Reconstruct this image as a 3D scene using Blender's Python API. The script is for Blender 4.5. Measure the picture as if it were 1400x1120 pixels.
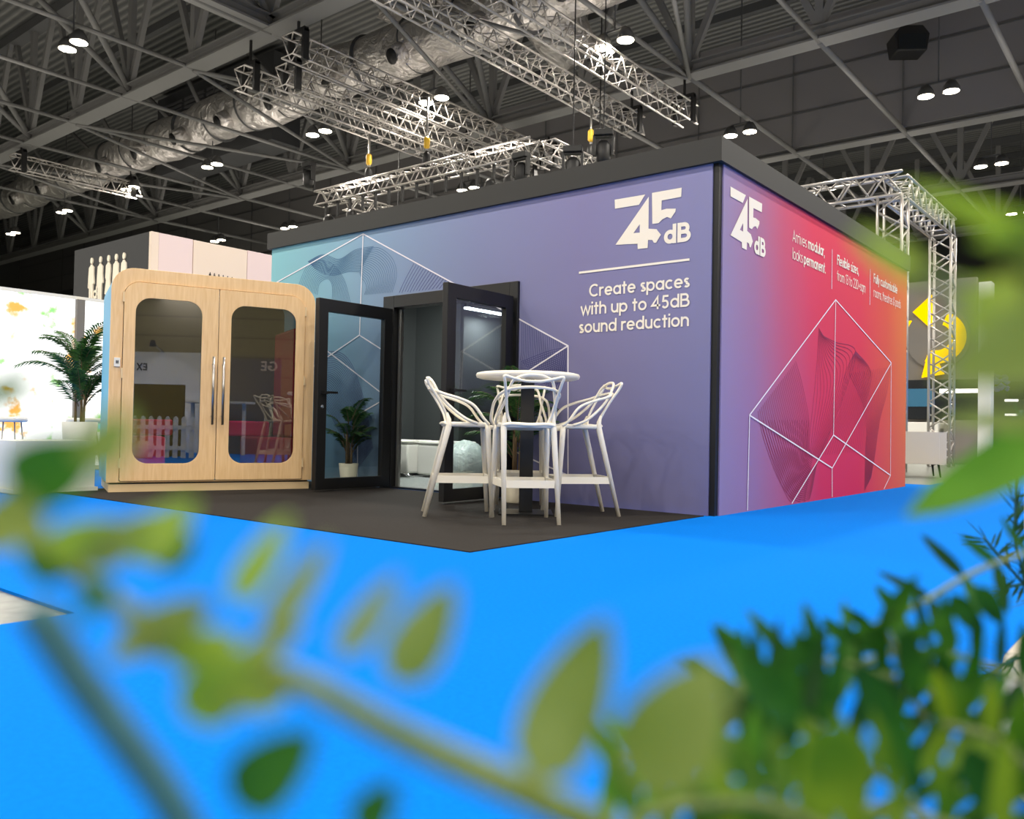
import bpy, math, random
from math import sin, cos, pi, radians, hypot
from mathutils import Vector, Matrix
random.seed(7)
S = bpy.context.scene
COL = S.collection
for o in list(bpy.data.objects): bpy.data.objects.remove(o)

# ------------------------------------------------------------------ camera, world, exposure
FPX = 1157.45
YAW, PITCH, ROLL = radians(38.966), radians(1.19), radians(1.092)
CAM = Vector((0, 0, .65))
FW = Vector((-sin(YAW)*cos(PITCH), cos(YAW)*cos(PITCH), sin(PITCH)))
_R0 = Vector((cos(YAW), sin(YAW), 0)); _U0 = _R0.cross(FW)
RT = _R0*cos(ROLL) + _U0*sin(ROLL); UP = -_R0*sin(ROLL) + _U0*cos(ROLL)
cd = bpy.data.cameras.new('camera'); cam = bpy.data.objects.new('camera', cd); COL.objects.link(cam)
cam.matrix_world = Matrix(((RT.x, UP.x, -FW.x, CAM.x), (RT.y, UP.y, -FW.y, CAM.y), (RT.z, UP.z, -FW.z, CAM.z), (0, 0, 0, 1)))
cd.sensor_width = 36; cd.sensor_fit = 'HORIZONTAL'; cd.lens = FPX/1400*36
cd.clip_start = .01; cd.clip_end = 300
cd.dof.use_dof = True; cd.dof.focus_distance = 7.0; cd.dof.aperture_fstop = 4.2
S.camera = cam
w = bpy.data.worlds.new('world'); S.world = w; w.use_nodes = True
w.node_tree.nodes['Background'].inputs[0].default_value = (.5, .55, .6, 1)
w.node_tree.nodes['Background'].inputs[1].default_value = .05
S.view_settings.view_transform = 'Standard'; S.view_settings.look = 'None'
S.view_settings.gamma = 1; S.view_settings.use_curve_mapping = False
S.view_settings.exposure = 0.0

def area(loc, size, power, col=(1, .93, .82), rot=(0, 0, 0), spread=180):
    l = bpy.data.lights.new('lamp_or_fill_light', 'AREA'); l.shape = 'DISK'; l.size = size; l.energy = power; l.color = col
    l.spread = radians(spread)
    o = bpy.data.objects.new('lamp_or_fill_light', l); COL.objects.link(o); o.location = loc; o.rotation_euler = rot
    return o
# the hall's high-bay lamps: a regular grid under the roof (fittings are built further down)
LAMP_Z = 9.5
LAMP_ROWS = (-13.5, -6.1, 1.3, 8.75, 16.1, 23.4, 30.8, 38.3)
LAMP_X = [21.05 - 5.25*k for k in range(13)]
for ly in LAMP_ROWS:
    for lx in LAMP_X:
        if (ly > 24 and lx < -25) or (ly > 24 and lx > 8): continue
        area((lx, ly, LAMP_Z-.1), .45, 315)
        if ly > 1 and -38 < lx < 6: area((lx+2.6, ly, LAMP_Z-2.2), 2.0, 62, (1, .9, .8), (pi, 0, 0))      # added upward fill in mid-air, without fittings, to brighten the roof
# the upward fill stands in for spill from the stands; spot lamps follow
def spot(loc, target, power, angle=60, size=.12, col=(1, .9, .78), blend=.5):
    l = bpy.data.lights.new('stage_light', 'SPOT'); l.energy = power; l.spot_size = radians(angle); l.spot_blend = blend
    l.shadow_soft_size = size; l.color = col
    o = bpy.data.objects.new('stage_light', l); COL.objects.link(o); o.location = loc
    o.rotation_euler = (Vector(target)-Vector(loc)).to_track_quat('-Z', 'Y').to_euler()

area((-8.12, 9.6, 2.3), .5, 22, (.92, .97, 1)); area((-6.9, 7.0, 2.5), .6, 95, (.96, 1, .95)); area((-7.99, 4.61, 1.9), .5, 8, (1, .92, .84))  # strip light; unseen booth light; pod light added to brighten its inside
# ------------------------------------------------------------------ pixel helpers (1400 x 1120)
def ray(x, y): return RT*((x-700)/FPX) + UP*((560-y)/FPX) + FW
def at(x, y, d): return CAM + ray(x, y)*d                       # depth along the view axis
def onz(x, y, z):
    r = ray(x, y); return CAM + r*((z-CAM.z)/r.z)
def on_front(x, y, Y=5.985):
    r = ray(x, y); p = CAM + r*(Y/r.y); return p.x, p.z
def on_side(x, y, X=-2.84):
    r = ray(x, y); p = CAM + r*(X/r.x); return p.y, p.z
def wall_y(x, y, Y):
    r = ray(x, y); return CAM + r*(Y/r.y)
def wall_x(x, y, X):
    r = ray(x, y); return CAM + r*(X/r.x)

# ------------------------------------------------------------------ materials
def lin(c):
    if isinstance(c, (tuple, list)) and max(c) > 1.001: c = [v/255 for v in c[:3]]
    return tuple((v/12.92 if v <= .04045 else ((v+.055)/1.055)**2.4) for v in c[:3]) + (1,)
def mat(name, col, rough=.5, metal=0, noise=0, scale=20, spec=.5, bump=0, emit=None, trans=0):
    m = bpy.data.materials.new(name); m.use_nodes = True; nt = m.node_tree; b = nt.nodes['Principled BSDF']
    c = lin(col)
    b.inputs['Base Color'].default_value = c; b.inputs['Roughness'].default_value = rough
    b.inputs['Metallic'].default_value = metal; b.inputs['Specular IOR Level'].default_value = spec
    if noise or bump:
        tc = nt.nodes.new('ShaderNodeTexCoord'); n = nt.nodes.new('ShaderNodeTexNoise'); n.inputs['Scale'].default_value = scale
        n.inputs['Detail'].default_value = 4
        nt.links.new(tc.outputs['Object'], n.inputs['Vector'])
        if noise:
            r = nt.nodes.new('ShaderNodeValToRGB')
            r.color_ramp.elements[0].position = .3; r.color_ramp.elements[1].position = .7
            r.color_ramp.elements[0].color = tuple(v*(1-noise) for v in c[:3])+(1,)
            r.color_ramp.elements[1].color = tuple(min(1, v*(1+noise)) for v in c[:3])+(1,)
            nt.links.new(n.outputs['Fac'], r.inputs['Fac']); nt.links.new(r.outputs['Color'], b.inputs['Base Color'])
        if bump:
            bp = nt.nodes.new('ShaderNodeBump'); bp.inputs['Strength'].default_value = bump; bp.inputs['Distance'].default_value = .02
            nt.links.new(n.outputs['Fac'], bp.inputs['Height']); nt.links.new(bp.outputs['Normal'], b.inputs['Normal'])
    if emit:
        b.inputs['Emission Color'].default_value = lin(emit[0]); b.inputs['Emission Strength'].default_value = emit[1]
    return m
PRINT = .91
def ramp_mat(name, axis, stops, zmix=None, rough=.7, axis2=2):
    """A print whose colour runs along one axis (stops: coordinate -> colour); zmix: second set of stops used towards the bottom."""
    m = bpy.data.materials.new(name); m.use_nodes = True; nt = m.node_tree; b = nt.nodes['Principled BSDF']
    tc = nt.nodes.new('ShaderNodeTexCoord'); sx = nt.nodes.new('ShaderNodeSeparateXYZ'); nt.links.new(tc.outputs['Object'], sx.inputs[0])
    def ramp(st):
        lo, hi = st[0][0], st[-1][0]
        mr = nt.nodes.new('ShaderNodeMapRange'); mr.inputs[1].default_value = lo; mr.inputs[2].default_value = hi
        nt.links.new(sx.outputs[axis], mr.inputs[0])
        r = nt.nodes.new('ShaderNodeValToRGB'); e = r.color_ramp.elements
        while len(e) < len(st): e.new(.5)
        for k, (p, c) in enumerate(st): e[k].position = (p-lo)/(hi-lo); e[k].color = lin([v*PRINT for v in c])
        nt.links.new(mr.outputs[0], r.inputs[0]); return r
    r1 = ramp(stops)
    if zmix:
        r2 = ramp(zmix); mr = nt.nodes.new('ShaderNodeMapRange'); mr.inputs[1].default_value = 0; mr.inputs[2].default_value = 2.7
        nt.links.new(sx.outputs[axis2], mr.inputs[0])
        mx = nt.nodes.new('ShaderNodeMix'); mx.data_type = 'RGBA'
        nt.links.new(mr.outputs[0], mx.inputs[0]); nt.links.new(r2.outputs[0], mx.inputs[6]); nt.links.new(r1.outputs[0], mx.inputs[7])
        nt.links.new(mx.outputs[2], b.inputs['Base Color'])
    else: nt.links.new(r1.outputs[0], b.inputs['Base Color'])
    b.inputs['Roughness'].default_value = rough; b.inputs['Specular IOR Level'].default_value = .2
    return m
def glass_mat(name, tint, refl, rough=0):
    m = bpy.data.materials.new(name); m.use_nodes = True; nt = m.node_tree; nt.nodes.remove(nt.nodes['Principled BSDF'])
    out = nt.nodes['Material Output']; t = nt.nodes.new('ShaderNodeBsdfTransparent'); t.inputs[0].default_value = tint+(1,)
    g = nt.nodes.new('ShaderNodeBsdfGlossy'); g.inputs['Roughness'].default_value = rough; g.inputs[0].default_value = (.95, .95, .93, 1)
    lw = nt.nodes.new('ShaderNodeLayerWeight'); lw.inputs[0].default_value = .35
    lw.inputs[0].default_value = .5; pw = nt.nodes.new('ShaderNodeMath'); pw.operation = 'POWER'; pw.inputs[1].default_value = 4
    nt.links.new(lw.outputs['Facing'], pw.inputs[0])
    mr = nt.nodes.new('ShaderNodeMapRange'); mr.inputs[3].default_value = refl; mr.inputs[4].default_value = .9
    nt.links.new(pw.outputs[0], mr.inputs[0])
    mx = nt.nodes.new('ShaderNodeMixShader'); nt.links.new(mr.outputs[0], mx.inputs[0])
    nt.links.new(t.outputs[0], mx.inputs[1]); nt.links.new(g.outputs[0], mx.inputs[2]); nt.links.new(mx.outputs[0], out.inputs[0])
    return m
def emit_mat(name, col, strength):
    m = bpy.data.materials.new(name); m.use_nodes = True; nt = m.node_tree; nt.nodes.remove(nt.nodes['Principled BSDF'])
    e = nt.nodes.new('ShaderNodeEmission'); e.inputs[0].default_value = lin(col); e.inputs[1].default_value = strength
    nt.links.new(e.outputs[0], nt.nodes['Material Output'].inputs[0]); return m
def leaf_mat(name, col, col2, trans=.4):
    m = bpy.data.materials.new(name); m.use_nodes = True; nt = m.node_tree; b = nt.nodes['Principled BSDF']
    tc = nt.nodes.new('ShaderNodeTexCoord'); n = nt.nodes.new('ShaderNodeTexNoise'); n.inputs['Scale'].default_value = 35
    nt.links.new(tc.outputs['Object'], n.inputs['Vector'])
    r = nt.nodes.new('ShaderNodeValToRGB'); r.color_ramp.elements[0].color = lin(col); r.color_ramp.elements[1].color = lin(col2)
    r.color_ramp.elements[0].position = .35; r.color_ramp.elements[1].position = .65
    ge = nt.nodes.new('ShaderNodeNewGeometry'); ad = nt.nodes.new('ShaderNodeMath'); ad.operation = 'MULTIPLY_ADD'; ad.inputs[1].default_value = .5
    nt.links.new(ge.outputs['Random Per Island'], ad.inputs[0]); nt.links.new(n.outputs['Fac'], ad.inputs[2])
    sb_ = nt.nodes.new('ShaderNodeMath'); sb_.operation = 'SUBTRACT'; sb_.inputs[1].default_value = .25; nt.links.new(ad.outputs[0], sb_.inputs[0])
    nt.links.new(sb_.outputs[0], r.inputs[0]); nt.links.new(r.outputs[0], b.inputs['Base Color'])
    b.inputs['Roughness'].default_value = .55; b.inputs['Specular IOR Level'].default_value = .3
    tl = nt.nodes.new('ShaderNodeBsdfTranslucent'); nt.links.new(r.outputs[0], tl.inputs[0])
    mx = nt.nodes.new('ShaderNodeMixShader'); mx.inputs[0].default_value = trans
    nt.links.new(b.outputs[0], mx.inputs[1]); nt.links.new(tl.outputs[0], mx.inputs[2])
    nt.links.new(mx.outputs[0], nt.nodes['Material Output'].inputs[0]); return m
def wood_mat(name, col, col2):
    m = bpy.data.materials.new(name); m.use_nodes = True; nt = m.node_tree; b = nt.nodes['Principled BSDF']
    tc = nt.nodes.new('ShaderNodeTexCoord'); mp = nt.nodes.new('ShaderNodeMapping'); mp.inputs['Scale'].default_value = (9, 9, .7)
    n = nt.nodes.new('ShaderNodeTexNoise'); n.inputs['Scale'].default_value = 7; n.inputs['Detail'].default_value = 6; n.inputs['Distortion'].default_value = .6
    nt.links.new(tc.outputs['Object'], mp.inputs[0]); nt.links.new(mp.outputs[0], n.inputs['Vector'])
    r = nt.nodes.new('ShaderNodeValToRGB'); r.color_ramp.elements[0].color = lin(col); r.color_ramp.elements[1].color = lin(col2)
    r.color_ramp.elements[0].position = .3; r.color_ramp.elements[1].position = .7
    nt.links.new(n.outputs['Fac'], r.inputs[0]); nt.links.new(r.outputs[0], b.inputs['Base Color']); b.inputs['Roughness'].default_value = .45
    return m
def deck_mat(name, c1, c2):
    """profiled metal sheet: ribs along x"""
    m = bpy.data.materials.new(name); m.use_nodes = True; nt = m.node_tree; b = nt.nodes['Principled BSDF']
    tc = nt.nodes.new('ShaderNodeTexCoord'); wv = nt.nodes.new('ShaderNodeTexWave'); wv.bands_direction = 'Y'; wv.inputs['Scale'].default_value = 1.1
    nt.links.new(tc.outputs['Object'], wv.inputs[0])
    r = nt.nodes.new('ShaderNodeValToRGB'); r.color_ramp.elements[0].color = lin(c1); r.color_ramp.elements[1].color = lin(c2)
    nt.links.new(wv.outputs['Fac'], r.inputs[0]); nt.links.new(r.outputs[0], b.inputs['Base Color'])
    bp = nt.nodes.new('ShaderNodeBump'); bp.inputs['Distance'].default_value = .06; nt.links.new(wv.outputs['Fac'], bp.inputs['Height'])
    nt.links.new(bp.outputs[0], b.inputs['Normal']); b.inputs['Roughness'].default_value = .6
    return m
def clad_mat(name, c1, c2):
    """wall cladding with horizontal joints"""
    m = bpy.data.materials.new(name); m.use_nodes = True; nt = m.node_tree; b = nt.nodes['Principled BSDF']
    tc = nt.nodes.new('ShaderNodeTexCoord'); wv = nt.nodes.new('ShaderNodeTexWave'); wv.bands_direction = 'Z'; wv.wave_profile = 'SAW'; wv.inputs['Scale'].default_value = .35
    nt.links.new(tc.outputs['Object'], wv.inputs[0])
    r = nt.nodes.new('ShaderNodeValToRGB'); r.color_ramp.elements[0].color = lin(c2); r.color_ramp.elements[1].color = lin(c1); r.color_ramp.elements[1].position = .15
    nt.links.new(wv.outputs['Fac'], r.inputs[0]); nt.links.new(r.outputs[0], b.inputs['Base Color']); b.inputs['Roughness'].default_value = .9
    return m
def foil_mat(name):
    m = bpy.data.materials.new(name); m.use_nodes = True; nt = m.node_tree; b = nt.nodes['Principled BSDF']
    b.inputs['Base Color'].default_value = lin((205, 200, 196)); b.inputs['Metallic'].default_value = .75; b.inputs['Roughness'].default_value = .38
    tc = nt.nodes.new('ShaderNodeTexCoord'); n = nt.nodes.new('ShaderNodeTexNoise'); n.inputs['Scale'].default_value = 2.2; n.inputs['Detail'].default_value = 6
    n.inputs['Distortion'].default_value = 1.0
    bp = nt.nodes.new('ShaderNodeBump'); bp.inputs['Strength'].default_value = .9; bp.inputs['Distance'].default_value = .25
    nt.links.new(tc.outputs['Object'], n.inputs['Vector']); nt.links.new(n.outputs['Fac'], bp.inputs['Height']); nt.links.new(bp.outputs[0], b.inputs['Normal'])
    return m
M = dict(
    carpet=mat('blue_carpet', (0, 110, 208), .95, noise=.05, scale=60, spec=.04, bump=.05),
    black_carpet=mat('black_carpet', (42, 39, 37), .95, noise=.15, scale=90, spec=.15),
    concrete=mat('concrete', (118, 121, 116), .35, noise=.25, scale=14, bump=.15),
    black=mat('black_frame', (17, 17, 18), .45), fascia=mat('black_fascia', (36, 35, 32), .6),
    dark_wall=mat('dark_panel', (62, 66, 66), .8), dark_room=mat('dark_lining', (50, 53, 54), .85),
    white=mat('white_lacquer', (232, 230, 222), .45), plastic=mat('white_plastic', (240, 232, 214), .42),
    cream=mat('cream_pot', (226, 216, 192), .6, noise=.03), letter=mat('cream_lettering', (240, 230, 212), .7),
    line_white=mat('white_line_print', (232, 226, 232), .8), steel=mat('brushed_steel', (170, 168, 165), .3, .9),
    chrome=mat('chrome', (225, 225, 225), .12, 1), alu=mat('truss_aluminium', (185, 180, 175), .35, .6),
    girder=mat('grey_painted_steel', (108, 108, 107), .6), girder_dark=mat('dark_grey_steel', (74, 75, 76), .6),
    curtain=mat('charcoal_curtain', (104, 102, 102), .9), deck=deck_mat('roof_deck', (70, 72, 72), (108, 108, 106)),
    hall_wall=mat('hall_wall', (66, 68, 68), .9), rear_wall=clad_mat('olive_hall_wall', (150, 142, 112), (112, 106, 84)),
    foil=foil_mat('foil_wrap'), lamp=emit_mat('lamp_glow', (255, 243, 214), 26), lamp_case=mat('lamp_case', (70, 70, 70), .5),
    wood=wood_mat('maple_ply', (224, 184, 132), (236, 200, 150)), wood_edge=mat('pale_ply_edge', (222, 194, 150), .6),
    pod_side=ramp_mat('pod_side_print', 2, [(0, (110, 190, 225)), (1, (120, 195, 228)), (2.1, (150, 205, 235))]),
    pod_glass=glass_mat('tinted_pod_glass', (.82, .82, .78), .085), door_glass=glass_mat('door_glass', (.90, .93, .93), .08),
    magenta=mat('magenta_felt', (196, 30, 92), .9, noise=.05, scale=60), crimson=mat('crimson_felt', (138, 14, 50), .9),
    navy=mat('navy_felt', (26, 42, 82), .9), pod_in=mat('pod_lining', (56, 54, 52), .9),
    pink=mat('pale_pink_panel', (226, 205, 204), .7), beige=mat('beige_panel', (228, 210, 194), .7), charcoal=mat('charcoal_cladding', (52, 53, 55), .8),
    soil=mat('dark_soil', (54, 42, 32), .95, noise=.4, scale=60), stem=mat('brown_stem', (110, 88, 60), .8, noise=.2),
    palm=leaf_mat('palm_leaf', (38, 74, 36), (66, 104, 50), .3), fern=leaf_mat('fern_green', (34, 84, 14), (66, 118, 26), .45),
    fern_dark=leaf_mat('dark_fern_green', (20, 66, 14), (44, 98, 24), .35), lime=leaf_mat('lime_leaf', (124, 158, 34), (158, 180, 66), .45),
    yellow_fern=leaf_mat('yellow_fern_green', (62, 106, 8), (112, 142, 24), .45), olive=leaf_mat('olive_leaf', (112, 132, 44), (140, 154, 72), .4), broad=leaf_mat('broad_leaf', (70, 124, 20), (98, 150, 34), .4),
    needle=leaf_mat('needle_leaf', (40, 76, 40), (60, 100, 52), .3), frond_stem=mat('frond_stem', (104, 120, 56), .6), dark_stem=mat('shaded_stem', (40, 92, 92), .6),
    yellow_light=emit_mat('yellow_glow', (255, 205, 0), 1.5), white_glow=emit_mat('white_glow', (255, 250, 240), 3.0),
    grey_stand=mat('warm_grey_stand', (120, 115, 108), .7), screen=mat('dark_screen', (24, 28, 32), .25), purple=mat('purple_flower', (96, 72, 170), .8),
    screen_blue=mat('blue_screen_picture', (44, 92, 118), .3, emit=((44, 92, 118), .4)), black_gear=mat('black_stage_gear', (20, 20, 21), .5), yellow_metal=mat('yellow_hook', (214, 170, 40), .5),
    bag=mat('clear_plastic_wrap', (190, 200, 196), .2, bump=1, scale=18), red=mat('red_mark', (190, 60, 40), .6), strip=emit_mat('strip_light_glow', (240, 250, 255), 14),
    grey_plate=mat('base_plate', (40, 41, 43), .35, .4), chair_fabric=mat('beige_upholstery', (205, 195, 180), .9),
)
def line_mat(name, col, alpha):
    m = bpy.data.materials.new(name); m.use_nodes = True; b = m.node_tree.nodes['Principled BSDF']
    b.inputs['Base Color'].default_value = lin(col); b.inputs['Alpha'].default_value = alpha; b.inputs['Roughness'].default_value = .8
    return m
M['ink_blue'] = mat('dark_teal_ink', (66, 100, 132), .8); M['ink_violet'] = mat('dark_violet_ink', (66, 66, 118), .8); M['ink_red'] = mat('dark_crimson_ink', (140, 26, 70), .8)

# ------------------------------------------------------------------ mesh helpers
class MB:
    def __init__(s): s.v = []; s.f = []; s.sm = []
    def add(s, vs, fs, smooth=False):
        n = len(s.v); s.v += [tuple(p) for p in vs]; s.f += [tuple(i+n for i in f) for f in fs]; s.sm += [smooth]*len(fs); return s
    def box(s, a, b):
        x0, y0, z0 = (min(a[i], b[i]) for i in range(3)); x1, y1, z1 = (max(a[i], b[i]) for i in range(3))
        return s.add([(x0,y0,z0),(x1,y0,z0),(x1,y1,z0),(x0,y1,z0),(x0,y0,z1),(x1,y0,z1),(x1,y1,z1),(x0,y1,z1)],
                     [(3,2,1,0),(4,5,6,7),(0,1,5,4),(1,2,6,5),(2,3,7,6),(3,0,4,7)])
    def obox(s, o, ux, uy, uz, a, b):
        """box in a local frame: origin o, unit axes ux, uy, uz"""
        n = len(s.v); s.box(a, b)
        for i in range(n, n+8):
            x, y, z = s.v[i]; s.v[i] = tuple(Vector(o)+Vector(ux)*x+Vector(uy)*y+Vector(uz)*z)
        return s
    def bar(s, p, q, w, h=None, up=(0, 0, 1)):
        p, q = Vector(p), Vector(q); h = h or w; d = (q-p).normalized(); u = Vector(up)
        if abs(d.dot(u)) > .98: u = Vector((1, 0, 0))
        a = d.cross(u).normalized(); b = a.cross(d)
        vs = [c + a*(sx*w/2) + b*(sy*h/2) for c in (p, q) for sx, sy in ((-1,-1),(1,-1),(1,1),(-1,1))]
        return s.add(vs, [(3,2,1,0),(4,5,6,7),(0,1,5,4),(1,2,6,5),(2,3,7,6),(3,0,4,7)])
    def tube(s, pts, r, seg=8, closed=False, flat=1.0):
        pts = [Vector(p) for p in pts]; n = len(pts); rs = r if isinstance(r, (list, tuple)) else [r]*n
        t0 = (pts[1]-pts[0]).normalized(); a = t0.orthogonal().normalized()
        if abs(t0.z) < .95: a = t0.cross(Vector((0, 0, 1))).normalized()
        vs = []; 
        for i, p in enumerate(pts):
            if closed: t = (pts[(i+1) % n]-pts[i-1])
            else: t = pts[min(i+1, n-1)]-pts[max(i-1, 0)]
            t.normalize(); a = (a - t*a.dot(t)).normalized(); b = t.cross(a)
            for k in range(seg):
                th = 2*pi*k/seg; vs.append(p + (a*cos(th) + b*sin(th)*flat)*rs[i])
        fs = []
        for i in range(n if closed else n-1):
            j = (i+1) % n
            for k in range(seg):
                l = (k+1) % seg; fs.append((i*seg+k, i*seg+l, j*seg+l, j*seg+k))
        if not closed:
            fs.append(tuple(range(seg-1, -1, -1))); fs.append(tuple((n-1)*seg+k for k in range(seg)))
        return s.add(vs, fs, True)
    def lathe(s, prof, c=(0, 0, 0), seg=24, smooth=True):
        c = Vector(c); vs = [c+Vector((r*cos(2*pi*k/seg), r*sin(2*pi*k/seg), z)) for r, z in prof for k in range(seg)]
        fs = [(i*seg+k, i*seg+(k+1) % seg, (i+1)*seg+(k+1) % seg, (i+1)*seg+k) for i in range(len(prof)-1) for k in range(seg)]
        fs.append(tuple(range(seg-1, -1, -1))); fs.append(tuple((len(prof)-1)*seg+k for k in range(seg)))
        return s.add(vs, fs, smooth)
    def prism(s, poly, o, ux, uy, uz, t):
        """extrude a 2-D outline (in ux, uy) by t along uz"""
        o, ux, uy, uz = Vector(o), Vector(ux), Vector(uy), Vector(uz); n = len(poly)
        a = sum(poly[i][0]*poly[(i+1) % n][1]-poly[(i+1) % n][0]*poly[i][1] for i in range(n))
        if a < 0: poly = poly[::-1]
        vs = [o+ux*x+uy*y for x, y in poly] + [o+ux*x+uy*y+uz*t for x, y in poly]
        return s.add(vs, [tuple(range(n-1, -1, -1)), tuple(range(n, 2*n))] + [(i, (i+1) % n, n+(i+1) % n, n+i) for i in range(n)])
    def frame(s, outer, inner, o, ux, uy, uz, t):
        """ring between two outlines with the same number of points, extruded by t"""
        o, ux, uy, uz = Vector(o), Vector(ux), Vector(uy), Vector(uz); n = len(outer); vs = []
        for k in (0, t):
            for pl in (outer, inner): vs += [o+ux*x+uy*y+uz*k for x, y in pl]
        fs = []
        for i in range(n):
            j = (i+1) % n
            fs += [(i, n+i, n+j, j), (2*n+i, 2*n+j, 3*n+j, 3*n+i), (i, j, 2*n+j, 2*n+i), (n+i, 3*n+i, 3*n+j, n+j)]
        return s.add(vs, fs)
    def ribbon(s, pts, w, T, closed=False):
        """flat stroke of width w; T maps 2-D to 3-D"""
        P = [Vector(p) for p in pts]; n = len(P); L = []; Rr = []
        for i in range(n):
            if closed: a, b = P[i]-P[i-1], P[(i+1) % n]-P[i]
            else: a = P[i]-P[max(i-1, 0)]; b = P[min(i+1, n-1)]-P[i]
            if a.length < 1e-9: a = b
            if b.length < 1e-9: b = a
            a = a.normalized(); b = b.normalized(); na = Vector((-a.y, a.x)); nb = Vector((-b.y, b.x)); m = na+nb
            if m.length < .2: m = na.copy()
            m.normalize(); k = min(1/max(m.dot(na), .35), 2.2)
            L.append(P[i]+m*(w/2*k)); Rr.append(P[i]-m*(w/2*k))
        vs = [T(p.x, p.y) for p in L]+[T(p.x, p.y) for p in Rr]
        return s.add(vs, [(i, n+i, n+(i+1) % n, (i+1) % n) for i in range(n if closed else n-1)])
    def build(s, name, m, parent=None, bevel=0):
        me = bpy.data.meshes.new(name); me.from_pydata(s.v, [], s.f); me.polygons.foreach_set('use_smooth', s.sm); me.update()
        o = bpy.data.objects.new(name, me); COL.objects.link(o); me.materials.append(M[m] if isinstance(m, str) else m)
        if bevel:
            b = o.modifiers.new('bevel', 'BEVEL'); b.width = bevel; b.segments = 2; b.limit_method = 'ANGLE'
        if parent: o.parent = parent
        return o
def tag(o, label=None, cat=None, group=None, kind=None):
    if label: o['label'] = label
    if cat: o['category'] = cat
    if group: o['group'] = group
    if kind: o['kind'] = kind
    return o
def thing(name, label, cat, loc=(0, 0, 0), rz=0, group=None):
    o = bpy.data.objects.new(name, None); COL.objects.link(o); o.location = loc; o.rotation_euler = (0, 0, rz); o.empty_display_size = .1
    return tag(o, label, cat, group)
def copy_thing(r, loc=None, rz=None, label=None, kids={}):
    c = r.copy(); COL.objects.link(c)
    if loc is not None: c.location = loc
    if rz is not None: c.rotation_euler = (0, 0, rz)
    if label: c['label'] = label
    for ch in [o for o in list(COL.objects) if o.parent == r]:
        d = ch.copy(); COL.objects.link(d); d.parent = c
        for g in [o for o in list(COL.objects) if o.parent == ch]:
            e = g.copy(); COL.objects.link(e); e.parent = d
    return c
def struct(name, mb, m, **k): return tag(mb.build(name, m, **k), kind='structure')
def catmull(pts, n=6, closed=False):
    P = [Vector(p) for p in pts]; out = []; N = len(P)
    for i in range(N if closed else N-1):
        g = (lambda k: P[k % N]) if closed else (lambda k: P[min(max(k, 0), N-1)])
        a, b, c, d = g(i-1), g(i), g(i+1), g(i+2)
        for j in range(n):
            t = j/n; out.append(.5*((2*b)+(c-a)*t+(2*a-5*b+4*c-d)*t*t+(3*b-a-3*c+d)*t**3))
    if not closed: out.append(P[-1])
    return out
def rrect(x0, y0, x1, y1, r, n=8):
    p = []
    for cx, cy, a in ((x1-r, y1-r, 0), (x0+r, y1-r, 90), (x0+r, y0+r, 180), (x1-r, y0+r, 270)):
        for k in range(n+1):
            th = radians(a+90*k/n); p.append((cx+r*cos(th), cy+r*sin(th)))
    return p
X3, Y3, Z3 = Vector((1, 0, 0)), Vector((0, 1, 0)), Vector((0, 0, 1))

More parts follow.
